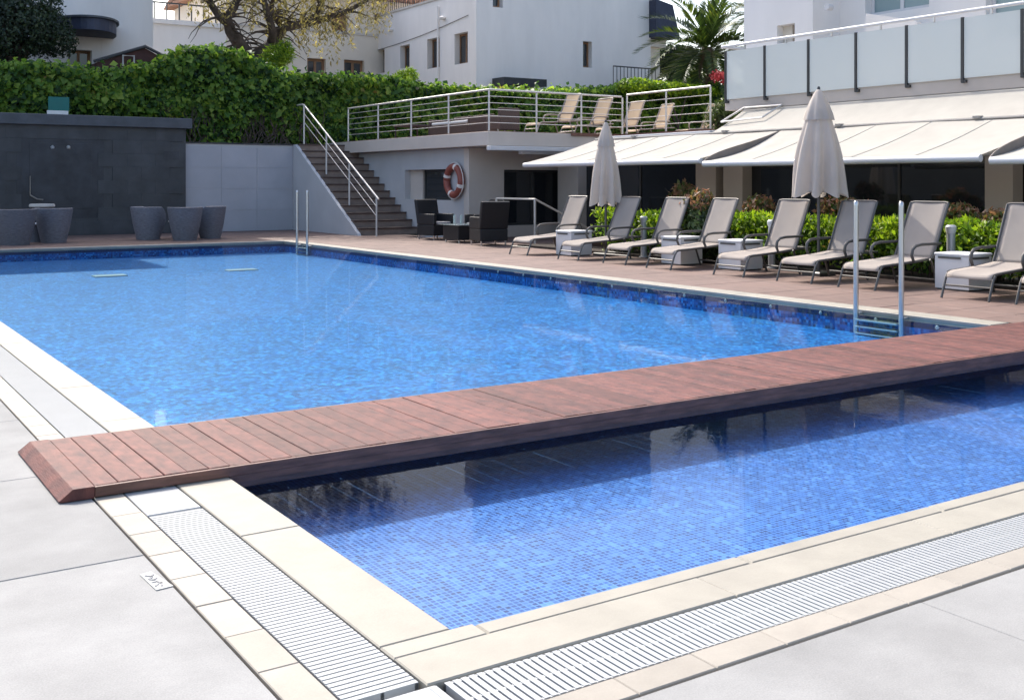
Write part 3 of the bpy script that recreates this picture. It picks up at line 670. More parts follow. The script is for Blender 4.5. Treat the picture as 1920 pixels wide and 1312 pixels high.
# ================================================================== AWNINGS
SXm = 15.6
def awning(label, y0, y1, zf, x0, sagL):
    t = thing('awning', label, 'awning', (x0, (y0 + y1) / 2, zf))
    def fn(u, v):   # u along y (0 far), v from front to seam
        z = zf + .05 + (2.36 - zf - .05) * v
        edge = max(0, 1 - u / .07) if sagL else 0
        z -= .10 * math.sin(math.pi * v) * (.35 + .65 * edge) + .012 * math.sin(u * 9) + .018 * math.sin(math.pi * v) * abs(math.sin(math.pi * 5 * u))
        return (x0 + (SXm - x0) * v, y0 + (y1 - y0) * u, z)
    MB().sheet(fn, 60, 16).build('fabric', 'awning', t, smooth='all')
    for k in range(1, 5):
        u = k / 5; MB().tube([(p_[0], p_[1], p_[2] + .002) for p_ in [fn(u, v / 10) for v in range(11)]], .006, 4).build('fabric_seam', 'awning', t)
    MB().tube([(x0, y0, zf), (x0, y1, zf)], .055, 10).build('front_bar', 'alu_white', t, smooth=True)
    if sagL:
        e = MB(); n = 16
        for k in range(n):
            a, b = fn(0, k / n), fn(0, (k + 1) / n)
            h0, h1 = .14 * math.sin(math.pi * (k / n) ** .7), .14 * math.sin(math.pi * ((k + 1) / n) ** .7)
            e.add([(a[0], a[1] + .01, a[2]), (b[0], b[1] + .01, b[2]), (b[0], b[1] + .01, b[2] + h1), (a[0], a[1] + .01, a[2] + h0), (a[0], a[1] + .03, a[2]), (b[0], b[1] + .03, b[2]), (b[0], b[1] + .03, b[2] + h1), (a[0], a[1] + .03, a[2] + h0)], [(0, 1, 2, 3), (7, 6, 5, 4), (2, 6, 7, 3)])
        e.build('side_gap_shade', 'gap_shade', t)  # dark strip painted in for the shaded gap beside the fabric
    for y in (y0 - .9, y1 + .9):
        MB().tube([(x0 + .05, y, zf - .02), (x0 + 1.0, y + (.5 if y > (y0 + y1) / 2 else -.5), zf + .1), (SXm + .6, y, 2.3)], .035, 8).build('folding_arm', 'alu_white', t, smooth=True)
    for k in range(2): yk = y0 + (y1 - y0) * (.25 + .5 * k); MB().box(SXm - .05, SXm + .06, yk - .06, yk + .06, 2.38, 2.42).build('bracket', 'seam', t)
    return t
awning('far cream awning reaching from the pool house to the middle of the terrace', 20.2, 14.50, 1.76, 13.6, False)
awning('middle cream awning behind the near closed parasol', 14.42, 8.95, 1.70, 13.6, True)
awning('near cream awning cut by the right edge of the picture', 8.80, 3.2, 1.66, 13.6, True)
ua = thing('canopy_roof', 'continuous cream upper canopy between awnings and balcony', 'awning', (16, 8, 2.4))
MB().sheet(lambda u, v: (SXm + .02 + v * .95, 16.3 - u * 18, 2.40 + v * .53 - .03 * math.sin(math.pi * v)), 20, 6).build('fabric', 'awning', ua, smooth='all')
MB().box(SXm + .05, 16.7, 16.42, 20.15, 2.30, 2.44).build('cassette', 'alu_white', ua, bevel=.02)
MB().tube([(SXm, 20.2, 2.375), (SXm, -1.7, 2.375)], .022, 8).build('seam_bar', 'seam', ua, smooth=True)
MB().tube([(15.9, 16.35, 2.62), (16.4, 16.2, 2.92), (16.45, 15.2, 2.92), (16.0, 15.3, 2.66), (15.9, 16.35, 2.62)], .02, 6).build('wire_frame', 'steel', ua, smooth=True)

# ================================================================== SUN LOUNGERS
def make_lounger(label, sling, frame, group):
    t = thing('sun_lounger', label, 'sun lounger', (0, 0, 0), 0, group); W = .30
    prof = [(.085, .225), (.09, .262), (.115, .29), (.17, .305), (.40, .318), (.75, .338), (1.10, .372)]
    def seat(u, v):
        k = u * (len(prof) - 1); i = min(int(k), len(prof) - 2); f = k - i
        x = prof[i][0] * (1 - f) + prof[i + 1][0] * f; z = prof[i][1] * (1 - f) + prof[i + 1][1] * f
        y = (v - .5) * 2 * (W - .012); return (x, y, z + .012 - .022 * (1 - (2 * v - 1) ** 2) * math.sin(math.pi * min(1, u * 1.0)))
    MB().sheet(seat, 18, 8, .004).build('seat_sling', sling, t, smooth='all')
    bp = [(1.10, .385), (1.155, .50), (1.24, .70), (1.33, .905), (1.405, 1.075), (1.425, 1.105), (1.45, 1.10)]
    def back(u, v):
        k = u * (len(bp) - 1); i = min(int(k), len(bp) - 2); f = k - i
        return (bp[i][0] * (1 - f) + bp[i + 1][0] * f + .02 * (1 - (2 * v - 1) ** 2) * math.sin(math.pi * u), (v - .5) * 2 * (W - .012), bp[i][1] * (1 - f) + bp[i + 1][1] * f)
    MB().sheet(back, 18, 8, .004).build('back_sling', sling, t, smooth='all')
    for s in (-1, 1):
        MB().tube([(.13, s * W, .295), (.16, s * W, .305), (.40, s * W, .318), (.75, s * W, .338), (1.14, s * W, .375), (1.42, s * W, .385)], .017, 8).build('side_rail', frame, t, smooth=True)
        MB().tube([(1.09, s * W, .37), (1.155, s * W, .50), (1.33, s * W, .905), (1.415, s * W, 1.09)], .017, 8).build('back_rail', frame, t, smooth=True)
        MB().tube([(.17, s * W, .305), (.125, s * W, .285), (.09, s * W, .235), (0, s * W, 0)], .015, 8).build('leg', frame, t, smooth=True)
        MB().tube([(1.0, s * (W + .03), .36), (1.03, s * (W + .03), .34), (1.16, s * (W + .03), 0)], .016, 8).build('leg', frame, t, smooth=True)
        MB().tube([(.70, s * (W + .03), .335), (.655, s * (W + .03), .42), (.67, s * (W + .03), .50), (.73, s * (W + .03), .545), (.84, s * (W + .03), .56), (1.22, s * (W + .03), .565)], [.018, .02, .021, .021, .02, .018], 8).build('armrest', frame, t, smooth=True)
    MB().tube([(.058, -W, .15), (.058, W, .15)], .012, 6).build('crossbar', frame, t, smooth=True); MB().tube([(1.13, -W - .03, .09), (1.13, W + .03, .09)], .012, 6).build('crossbar', frame, t, smooth=True)
    MB().tube([(1.415, -W, 1.09), (1.43, -W + .06, 1.10), (1.43, W - .06, 1.10), (1.415, W, 1.09)], .014, 6).build('crossbar', frame, t, smooth=True)
    for y in (-.2, .2): MB().tube([(1.255, y, .70), (1.40, y, .385)], .008, 6).build('back_prop', frame, t, smooth=True)
    MB().tube([(1.40, -W, .385), (1.40, W, .385)], .012, 6).build('crossbar', frame, t, smooth=True)
    return t
G1 = 'loungers in a row along the right side of the pool'
LY = [17.10, 15.50, 14.28, 13.05, 11.50, 10.28, 9.21, 7.66, 6.74]
LL = ['beige lounger at the far end of the poolside row, beside the black wicker chairs',
      'lounger darkened by the shadow of the far closed parasol, second from far end',
      'beige poolside lounger just right of the dark shaded one, third from far end',
      'beige lounger right of the tall mottled shrub, between two white boxes',
      'beige poolside lounger whose back stands just left of the near parasol pole',
      'lounger behind the left post of the near ladder, its back mostly in shadow',
      'lounger behind the right post of the near ladder, lower half of its back shaded',
      'beige poolside lounger right of the last white box, back cut by the picture edge',
      'nearest poolside lounger, only its front foot showing at the right picture edge']
l0 = make_lounger(LL[0], 'sling', 'frame_grey', G1); l0.location = (11.37, LY[0], .0)
for k in range(1, 9): dup(l0, (11.37 + random.uniform(-.06, .06), LY[k], 0), R(random.uniform(-3, 3)), LL[k])
G2 = 'loungers on the upper terrace'
t0 = make_lounger('tan lounger on the upper terrace nearest the brown wicker chair', 'sling_tan', 'frame_bronze', G2)
TL = [(17.05, 23.0), (18.65, 23.6), (20.1, 24.0), (21.5, 24.4), (22.6, 23.5)]
tlab = ['', 'tan upper terrace lounger directly above the far closed parasol', 'tan upper terrace lounger just right of where the two railings meet', 'tan upper terrace lounger behind the middle post of the short railing', 'tan upper terrace lounger closest to the glass balcony']
t0.location = (TL[0][0] - 1.4, TL[0][1], zt)
for k in range(1, 5): dup(t0, (TL[k][0] - 1.4, TL[k][1], zt), R(random.uniform(-4, 4)), tlab[k])

# ================================================================== WHITE SIDE BOXES, BOLLARDS, PARASOLS
def side_box(label, x, y):
    t = thing('side_box', label, 'side table', (x, y, 0), 0, 'white boxes between the loungers')
    s = .24; MB().slab(x - s, x + s, y - s, y + s, .02, .44, .01).build('body', 'box_white', t)
    MB().box(x - s + .02, x + s - .02, y - s + .02, y + s - .02, 0, .02).build('plinth', 'frame_grey', t)
    MB().slab(x - s - .008, x + s + .008, y - s - .008, y + s + .008, .441, .47, .008).build('top', 'box_white', t)
    MB().box(x - s - .012, x - s - .003, y - .13, y + .19, .40, .425).build('grip_slot', 'frame_grey', t); MB().box(x - .17, x + .17, y - s - .012, y - s - .003, .40, .425).build('grip_slot', 'frame_grey', t)
side_box('white side box between the far end lounger and the shaded lounger', 12.20, 16.45)
side_box('white side box in front of the tall mottled shrub', 12.38, 13.66)
side_box('white side box left of the near parasol, beside a grey bollard', 12.38, 12.30)
side_box('white side box near the right picture edge, closest to the ladder', 12.42, 8.42)
def bollard(label, x, y, h):
    t = thing('bollard_light', label, 'bollard light', (x, y, 0), 0, 'bollard lights along the low hedge')
    MB().lathe([(.055, 0), (.055, h - .1)], (x, y, 0), 14).build('stem', 'bollard', t, smooth=True)
    MB().lathe([(.056, h - .1), (.07, h - .05), (.072, h - .01), (.05, h + .012), (0, h + .015)], (x, y, .001), 14).build('head', 'alu_white', t, smooth=True)
    MB().lathe([(.09, 0), (.09, .015), (.057, .02)], (x, y, .002), 14).build('foot', 'bollard', t, smooth=True)
bollard('grey bollard light behind the fifth lounger, beside a white box', 12.95, onX(1447, 430, 12.95).y, .76)
bollard('pale bollard light rising behind the nearest white box', 12.95, onX(1783, 430, 12.95).y, .78)
bollard('slim grey bollard light between the shaded lounger and the third lounger', 12.95, onX(1207, 430, 12.95).y, .74)

def parasol(label, x, y, zb, zt_, rb, seed):
    t = thing('parasol', label, 'parasol', (x, y, 0)); r = random.Random(seed); ph = r.uniform(0, 6)
    H = zt_ - zb
    def fold(th, z):
        k = max(0, min(1, (zt_ - z) / H)); a = 8
        f = math.cos(a * th + ph + .5 * math.sin(2.3 * z)); g = math.cos(3 * th + ph * 2 + z)
        return 1 + (.22 * k + .03) * (abs(f) ** .6 * (1 if f > 0 else -1)) + .10 * g * k
    prof = []
    for i in range(26):
        k = i / 25; z = zb + (zt_ - .30 - zb) * k
        prof.append((rb * (.42 + .58 * (1 - k) ** 1.0 + .16 * math.sin(math.pi * k) ** 1.3), z))
    n = 96; m = MB(); m.lathe(prof, (x, y, 0), n, fold)
    # hem hangs in points
    for k in range(n):
        th = 2 * math.pi * k / n; vx, vy, vz = m.v[k]; m.v[k] = (vx, vy, vz + .10 * (1 - math.cos(8 * th + ph)) * .5 - .03)
    m.f = [f for f in m.f if len(f) == 4]
    m.build('canopy', 'canvas', t, smooth='all')
    q_ = rb / .325; cap = [(.205 * q_, zt_ - .46), (.185 * q_, zt_ - .36), (.125 * q_, zt_ - .18), (.06 * q_, zt_ - .05), (.03, zt_ - .01), (0, zt_)]
    mc = MB().lathe(cap, (x, y, 0), 32, lambda th, z: 1 + .12 * math.cos(8 * th + ph) * max(0, (zt_ - z) / .42)); mc.f = [f for f in mc.f if len(f) == 4]
    mc.build('cap', 'canvas', t, smooth='all')
    MB().lathe([(.02, zt_ - .02), (.024, zt_ + .01), (.015, zt_ + .035), (0, zt_ + .04)], (x, y, 0), 10).build('finial', 'steel_dark', t, smooth=True)
    MB().tube([(x, y, .05), (x, y, zt_ - .03)], .024, 12).build('pole', 'frame_grey', t, smooth=True)
    MB().slab(x - .17, x + .17, y - .17, y + .17, .001, .06, .015).build('base', 'frame_grey', t)
    for k in range(8):
        th = (2 * math.pi * k - ph) / 8; MB().tube([(x + .03 * math.cos(th), y + .03 * math.sin(th), zb + .55), (x + rb * .55 * math.cos(th), y + rb * .55 * math.sin(th), zb + .05)], .008, 6).build('rib', 'steel_paint', t)
    MB().lathe([(.045, zb + .02), (.05, zb + .06), (.03, zb + .10)], (x, y, 0), 10).build('hub', 'steel_paint', t)
parasol('smaller closed pale parasol behind the far loungers', 12.62, onX(1136, 430, 12.62).y, .95, 2.50, .25, 3)
parasol('taller closed pale parasol standing before the middle awning', 12.55, onX(1535, 430, 12.55).y, 1.17, 2.74, .325, 8)

# ================================================================== WICKER CHAIRS AND TABLES
def armchair(label, x, y, rz):
    t = thing('wicker_armchair', label, 'armchair', (x, y, 0), rz, 'black wicker chairs by the pool house')
    if rz == 0: OFF[t.name] = (0, 0, 0)
    MB().box(-.33, .33, -.30, .31, .10, .36).build('seat_base', 'wicker_black', t, bevel=.02)
    for s in (-1, 1): MB().box(min(s * .33, s * .24), max(s * .33, s * .24), -.32, .26, .361, .62).build('arm', 'wicker_black', t, bevel=.025)
    MB().prism([(.20, .362), (.30, .362), (.42, .95), (.37, .97), (.32, .95)], 'x', -.335, .335).build('backrest', 'wicker_black', t, bevel=.02)
    MB().box(-.235, .235, -.31, .20, .362, .43).build('cushion', 'cushion', t, bevel=.03)
    for sx in (-.29, .29):
        for sy in (-.27, .27): MB().tube([(sx, sy, 0), (sx, sy, .11)], [.018, .024], 8).build('leg', 'steel', t)
armchair('black wicker armchair below the lifebuoy, left of the glass table', 12.92, 23.05, R(12))
armchair('black wicker armchair nearest the loungers, its back turned to the camera', 12.68, 20.25, R(172))
armchair('black wicker armchair behind the glass table against the beige wall', 13.50, 21.85, R(-100))
wt = thing('glass_table', 'low black wicker table with a glass top between black armchairs', 'table', (12.8, 21.6, 0))
MB().box(12.5, 13.1, 21.25, 21.95, .06, .40).build('wicker_base', 'wicker_black', wt, bevel=.02); MB().slab(12.42, 13.18, 21.17, 22.03, .401, .415, .004).build('table_top', 'table_glass', wt)
for x in (12.55, 13.05):
    for y in (21.3, 21.9): MB().tube([(x, y, 0), (x, y, .07)], .02, 8).build('leg', 'steel', wt)
for k, (x, y) in enumerate(((12.75, 21.85), (12.85, 21.72))):
    g = thing('drinking_glass', ['tall drinking glass on the glass table, left one', 'tall drinking glass on the glass table, right one'][k], 'glass', (x, y, .415))
    MB().lathe([(.028, .416), (.034, .62), (.031, .62), (.025, .43), (0, .43)], (x, y, 0), 14).build('bowl', 'table_glass', g, smooth=True); MB().lathe([(.03, .4155), (.03, .42), (0, .421)], (x, y, 0), 14).build('foot', 'table_glass', g)

def tub_chair(label, x, y, rz, s=1.):
    t = thing('tub_chair', label, 'chair', (x, y, 0), rz, 'grey rattan tub chairs'); OFF[t.name] = (0, 0, 0)
    n = 40; vs, fs = [], []
    def top(th): d = abs((th + math.pi) % (2 * math.pi) - math.pi); return .78 if d < 1.9 else .78 - .33 * min(1, (d - 1.9) / .7) ** 1.3
    rings = [(.265, 0), (.305, .25), (.35, .5), (.41, 1)]
    for k in range(n):
        th = 2 * math.pi * k / n; h = top(th); c, sn = math.cos(th + math.pi / 2), math.sin(th + math.pi / 2)
        for r, f in rings: vs.append((r * c * 1.02 * s, r * sn * s, f * h if f < 1 else h))
        for r, z in ((.385, h + .012), (.35, h), (.32, .38)): vs.append((r * c * s, r * sn * s, z))
    m = 7
    for k in range(n):
        a, b = k * m, ((k + 1) % n) * m
        for j in range(m - 1): fs.append((a + j, b + j, b + j + 1, a + j + 1))
    fs.append(tuple(k * m for k in range(n))[::-1]); fs.append(tuple(k * m + 6 for k in range(n)))
    MB().add(vs, fs).build('shell', 'wicker_grey', t, smooth=True)
    MB().lathe([(.29 * s, .381), (.305 * s, .41), (.29 * s, .44), (0, .45)], (0, 0, 0), 24).build('cushion', 'cushion', t, smooth=True)
tub_chair('grey rattan tub chair at the left picture edge before the slate wall', 3.98, 26.05, R(185), 1.12)
tub_chair('grey rattan tub chair second from the left picture edge', 4.88, 26.55, R(150))
tub_chair('grey rattan tub chair at the left of the right-hand group', 7.05, 26.75, R(110))
tub_chair('grey rattan tub chair in the middle of the right-hand group, nearest the pool', 7.72, 26.0, R(178))
tub_chair('grey rattan tub chair before the light grey wall, rightmost of the five', 8.50, 26.5, R(250), .92)
def low_table(label, x, y):
    t = thing('low_table', label, 'table', (x, y, 0)); MB().lathe([(.25, 0), (.22, .2), (.26, .40), (.26, .405)], (x, y, 0), 20).build('base', 'wicker_grey', t, smooth=True)
    MB().lathe([(.0, .406), (.33, .406), (.34, .415), (.335, .43), (0, .43)], (x, y, 0), 24).build('table_top', 'sign_white', t, smooth=True)
low_table('round white topped table behind the two left tub chairs', 4.60, 27.15); low_table('round white topped table amid the three right tub chairs', 7.95, 26.98)
bn = thing('planter_pot', 'tall dark tapered pot with a pale rim behind left tub chairs', 'pot', (4.92, 28.2, 0))
MB().lathe([(.18, 0), (.27, .78), (.24, .78), (.22, .7), (0, .7)], (4.92, 28.2, 0), 18).build('body', 'slate_dark', bn, smooth=True); MB().lathe([(.285, .78), (.30, .80), (.29, .85), (.25, .86), (.24, .79)], (4.92, 28.2, 0), 18).build('rim', 'stone_sill', bn, smooth=True)

# upper terrace wicker seats
wc = thing('wicker_chair', 'brown wicker chair back at the corner of the upper terrace', 'chair', (14.55, 22.6, zt)); 
MB().box(14.28, 14.82, 22.35, 22.9, zt + .08, zt + .42).build('seat', 'wicker_brown', wc, bevel=.02); MB().box(14.26, 14.84, 22.24, 22.345, zt + .06, zt + .60).build('backrest', 'wicker_brown', wc, bevel=.02)
for x in (14.31, 14.79):
    for y in (22.4, 22.85): MB().tube([(x, y, zt), (x, y, zt + .09)], .02, 6).build('leg', 'steel', wc)
wsf = thing('wicker_sofa', 'dark brown wicker sofa with pale cushions behind terrace wires', 'sofa', (14.8, 25.1, zt))
MB().box(14.45, 15.2, 24.1, 26.1, zt + .05, zt + .33).build('seat', 'wicker_brown', wsf, bevel=.02); MB().box(15.201, 15.3, 24.1, 26.1, zt + .05, zt + .58).build('backrest', 'wicker_brown', wsf, bevel=.02)
for y in (24.0, 26.105): MB().box(14.45, 15.3, y, y + .095, zt + .05, zt + .50).build('arm', 'wicker_brown', wsf, bevel=.02)
for y in (24.15, 25.15): MB().box(14.47, 15.15, y, y + .9, zt + .332, zt + .40).build('cushion', 'sign_white', wsf, bevel=.03)
wtb = thing('terrace_table', 'low dark table behind the terrace wire railing', 'table', (14.6, 27.3, zt))
MB().slab(14.2, 15.0, 26.8, 27.8, zt + .36, zt + .40, .01).build('table_top', 'wicker_brown', wtb)
for x in (14.25, 14.95):
    for y in (26.85, 27.75): MB().tube([(x, y, zt), (x, y, zt + .36)], .025, 6).build('leg', 'wicker_brown', wtb)

# faded printed plate on the left paving
fp = thing('floor_plate', 'small faded printed plate on the left paving by the border stones', 'plate', (.98, 3.95, .002))
pa = [onZ(262, 1078), onZ(283, 1072), onZ(325, 1099), onZ(293, 1107)]
MB().add([(p.x, p.y, z) for z in (.0005, .0030) for p in pa], [(3, 2, 1, 0), (4, 5, 6, 7), (0, 1, 5, 4), (1, 2, 6, 5), (2, 3, 7, 6), (3, 0, 4, 7)]).build('plate', 'plastic_white', fp)
mk = MB(); ex = (pa[3] - pa[0]); ey = (pa[1] - pa[0])
for u0, v0, u1, v1 in ((.15, .25, .28, .55), (.28, .55, .2, .85), (.38, .2, .5, .5), (.5, .5, .42, .8), (.6, .2, .6, .6), (.6, .6, .78, .75), (.82, .2, .75, .5), (.33, .6, .38, .3), (.7, .82, .9, .6)):
    a = pa[0] + ex * u0 + ey * v0 * 1.1; b = pa[0] + ex * u1 + ey * v1 * 1.1; mk.bar((a.x, a.y, .0042), (b.x, b.y, .0042), .007, .002)
mk.build('worn_print', 'mark_grey', fp)

# ================================================================== HEDGES AND SHRUBS
hx = [2, 4, 6.5, 8.3, 9.3, 10.2, 11, 12, 13.5, 16, 19, 22, 25, 29, 33]; hz = [4.45, 4.42, 4.35, 4.45, 5.05, 5.2, 5.05, 4.65, 4.5, 4.5, 4.45, 4.5, 4.75, 5.05, 5.1]
def ivy_hedge():
    r = np.random.default_rng(5); t = thing('ivy_hedge', 'tall dense ivy hedge running behind the walls and the upper terrace', 'hedge', (14, 31.2, 2.35))
    bp, bq = Bump(3, 18, .7, 5), Bump(4, 12, .6, 2.5)
    n = 62000; X = r.uniform(0.5, 33, n); top = np.interp(X, hx, hz); Z = 2.1 + (top - 2.1) * r.random(n) ** .85
    Y = 30.95 + .30 * bp(np.stack([X, Z * 1.3, X * 0], 1)) + r.random(n) * .3 - .12
    P = np.stack([X, Y, Z], 1); N = np.tile(np.array([0, -1, .45]), (n, 1)) + r.normal(size=(n, 3)) * .45
    m = 26000; X2 = r.uniform(.5, 33, m); Y2 = r.uniform(30.8, 32.2, m); Z2 = np.interp(X2, hx, hz) + .13 * bq(np.stack([X2 * 1.5, Y2, X2 * 0], 1)) + r.normal(size=m) * .10
    P = np.concatenate([P, np.stack([X2, Y2, Z2], 1)]); N = np.concatenate([N, np.array([0, -.3, 1]) + r.normal(size=(m, 3)) * .5])
    keep = Bump(8, 14, 1.2, 5)(P) > -1.0; P, N = P[keep], N[keep]
    D = r.normal(size=P.shape) * .8; D[:, 2] -= .9; D[:, 1] -= .3
    N /= np.linalg.norm(N, axis=1, keepdims=True)
    tag(foliage('foliage', leafmesh('foliage', P, D, N, r.uniform(.08, .16, len(P)) * r.choice([.8, 1, 1.25, 1.7], len(P)), .85, 'ivy'), t), kind='stuff')
    c = MB()
    for a, b in zip(range(0, 33), range(1, 34)):
        h = float(np.interp(a + .5, hx, hz)) - .22; c.box(a, b, 31.25, 31.9, 2.0, h)
    c.build('core', 'soil', t)
    st = MB()
    for k in range(70):
        x = r.uniform(8.5, 13.2); z = 2.5; pts = []
        for i in range(6): pts.append((x, 30.86 + r.normal() * .05, z)); x += r.normal() * .12; z += r.uniform(.12, .3)
        st.tube(pts, [.02, .018, .016, .014, .01, .006], 5)
    tag(st.build('stem', 'bark', t), kind='stuff')
ivy_hedge()
def low_hedge():
    r = np.random.default_rng(15); t = thing('low_hedge', 'low yellow-green leafy hedge behind the poolside loungers', 'hedge', (13.4, 11, .03))
    bp = Bump(9, 14, 1.5, 7); n = 30000
    Y = r.uniform(5.0, 17.0, n); X = 13.42 + r.normal(size=n) * .17; Z = .05 + .88 * r.random(n) ** .55
    p = np.stack([X, Y, Z], 1); hmax = .82 + .09 * bp(np.stack([X * 2, Y * 1.4, X * 0], 1)); Z = Z * hmax / .93
    P = np.stack([X, Y, Z], 1); N = np.stack([-.7 + r.normal(size=n) * .6, r.normal(size=n) * .6, .9 + r.normal(size=n) * .3], 1); N /= np.linalg.norm(N, axis=1, keepdims=True)
    D = r.normal(size=P.shape); D[:, 2] += .9; D[:, 0] -= .3
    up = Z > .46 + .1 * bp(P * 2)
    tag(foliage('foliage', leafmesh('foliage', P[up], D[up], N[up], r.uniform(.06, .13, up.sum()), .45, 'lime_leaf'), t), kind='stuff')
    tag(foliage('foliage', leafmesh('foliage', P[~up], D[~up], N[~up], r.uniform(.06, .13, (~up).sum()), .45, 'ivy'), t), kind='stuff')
    st = MB()
    for k in range(110):
        y = r.uniform(5, 17); x = 13.42 + r.normal() * .1; st.tube([(x, y, .02), (x + r.normal() * .05, y + r.normal() * .06, .35), (x + r.normal() * .1, y + r.normal() * .1, .65)], [.012, .009, .004], 5)
    tag(st.build('stem', 'bark', t), kind='stuff')
low_hedge()
def shrub(name, label, cat, px, X, rad, zc, n, L, mat, seed, wr=.5, base=0.03, mat2=None):
    y = onX(px, 400, X).y; t = thing(name, label, cat, (X, y, base)); r = random.Random(seed)
    tag(foliage('foliage', crown(n, [(X, y, zc), (X + .05, y + rad[1] * .4, zc + rad[2] * .25), (X - .03, y - rad[1] * .45, zc - rad[2] * .1)], [rad, tuple(q * .7 for q in rad), tuple(q * .72 for q in rad)], L, seed, wr, mat, -.3, .25, 'foliage'), t), kind='stuff')
    if mat2: tag(foliage('new_growth', crown(n // 4, [(X, y, zc + rad[2] * .8), (X, y + rad[1] * .5, zc + rad[2] * .65)], [(rad[0] * .7, rad[1] * .6, rad[2] * .45)] * 2, L, seed + 1, wr, mat2, -.5, .1, 'new_growth'), t), kind='stuff')
    s = MB()
    for k in range(7): s.tube([(X + r.uniform(-.04, .04), y + r.uniform(-.05, .05), base - .03), (X + r.uniform(-.12, .12), y + r.uniform(-.2, .2), zc * .6), (X + r.uniform(-.2, .2), y + r.uniform(-.35, .35), zc + rad[2] * .6)], [.018, .012, .004], 6)
    tag(s.build('stem', 'bark', t), kind='stuff')
shrub('mottled_shrub', 'tall mottled green shrub with pinkish tips between third and fourth loungers', 'shrub', 1316, 13.0, (.28, .42, .52), .58, 4200, .10, 'shrub_leaf', 21, .45, mat2='red_leaf')
shrub('red_shrub', 'reddish shrub above the low hedge right of the mottled shrub', 'shrub', 1425, 13.7, (.25, .3, .25), .90, 900, .10, 'red_leaf', 31)
shrub('red_shrub', 'small dark red shrub standing higher behind the third lounger', 'shrub', 1282, 13.95, (.22, .28, .25), 1.12, 700, .10, 'red_leaf', 33)
shrub('red_shrub', 'pink tipped shrub between the near parasol pole and the ladder', 'shrub', 1585, 13.75, (.22, .5, .2), .92, 800, .10, 'red_leaf', 35)
shrub('red_shrub', 'pink tipped shrub right of the seventh lounger over the hedge', 'shrub', 1790, 13.7, (.22, .35, .2), .88, 700, .10, 'red_leaf', 37)
shrub('red_shrub', 'pink tipped shrub at the right picture edge over the hedge', 'shrub', 1875, 13.6, (.2, .3, .2), .80, 600, .10, 'red_leaf', 39)

# ================================================================== HOUSES BEHIND
GZ = 2.35
# left house: tall, its shadow falls over the far end of the pool
lh = thing('left_house', 'tall plain white house behind the hedge at the left', 'house', (3, 36, GZ)); LHY = 36.0
xr = onY(287, 50, LHY).x
d1 = (onY(128, 100, LHY).x, onY(172, 100, LHY).x, GZ, onY(150, 94, LHY).z)
holes_wall(MB(), 'y', LHY, LHY + .3, -8, xr, GZ, 13.2, [d1]).build('wall', 'house_white', lh); MB().box(-8, xr, LHY + .3, LHY + 9, GZ, 13.19).build('wall', 'house_white', lh); MB().box(-8, 6.2, LHY + .3, LHY + 9, 13.2, 16.4).build('unseen_shade_storey', 'house_white', lh)  # top storey is out of view, added to cast shade on the far pool
window(lh, 'y', LHY + .25, d1[0] + .002, d1[1] - .002, d1[2] + .002, d1[3] - .002, -1, frame='shutter', mull=1, fw=.08)
cx = onY(150, 50, LHY).x; zc0, zc1 = onY(150, 57, LHY - 1.5).z, onY(150, 35, LHY - 1.5).z; rr_ = onY(220, 50, LHY - .5).x - cx
MB().prism([(cx + rr_ * math.cos(R(180 + a)), LHY - .003 + 1.9 * math.sin(R(180 + a))) for a in range(0, 181, 10)], 'z', zc0, zc1).build('curved_canopy', 'navy', lh)
MB().prism([(cx + (rr_ + .08) * math.cos(R(180 + a)), LHY - .004 + 2.0 * math.sin(R(180 + a))) for a in range(0, 181, 10)], 'z', zc1 + .001, zc1 + .06).build('canopy_edge', 'slate_cap', lh)
MB().box(xr - 1.6, xr - 1.55, LHY - .012, LHY - .002, GZ, 13.3).build('downpipe', 'house_white', lh)
# shed with dark red roof
sd = thing('shed', 'low shed with dark red roof peeking above the hedge', 'shed', (onY(245, 110, 33.5).x, 33.5, GZ)); p, q, s_ = onY(180, 118, 33.5), onY(318, 118, 33.5), onY(270, 91, 33.5)
MB().prism([(p.x, p.z - .15), (q.x, q.z - .15), (q.x, q.z), (s_.x, s_.z), (p.x, p.z)], 'y', 33.4, 36).build('roof', 'shed_roof', sd); MB().box(p.x + .15, q.x - .15, 33.7, 35.9, GZ, p.z - .16).build('wall', 'house_cream', sd)
MB().tube([(p.x - .1, 33.34, p.z + .02), (s_.x, 33.34, s_.z + .04), (q.x + .1, 33.34, q.z + .03)], .05, 6).build('roof_edge', 'slate_dark', sd)
u = onY(240, 118, 33.2); MB().tube([(u.x - .12, 33.3, u.z - .1), (u.x - .12, 33.3, u.z + .22), (u.x + .2, 33.3, u.z + .22), (u.x + .2, 33.3, u.z - .1)], .03, 6).build('vent_pipe', 'stone_sill', sd)

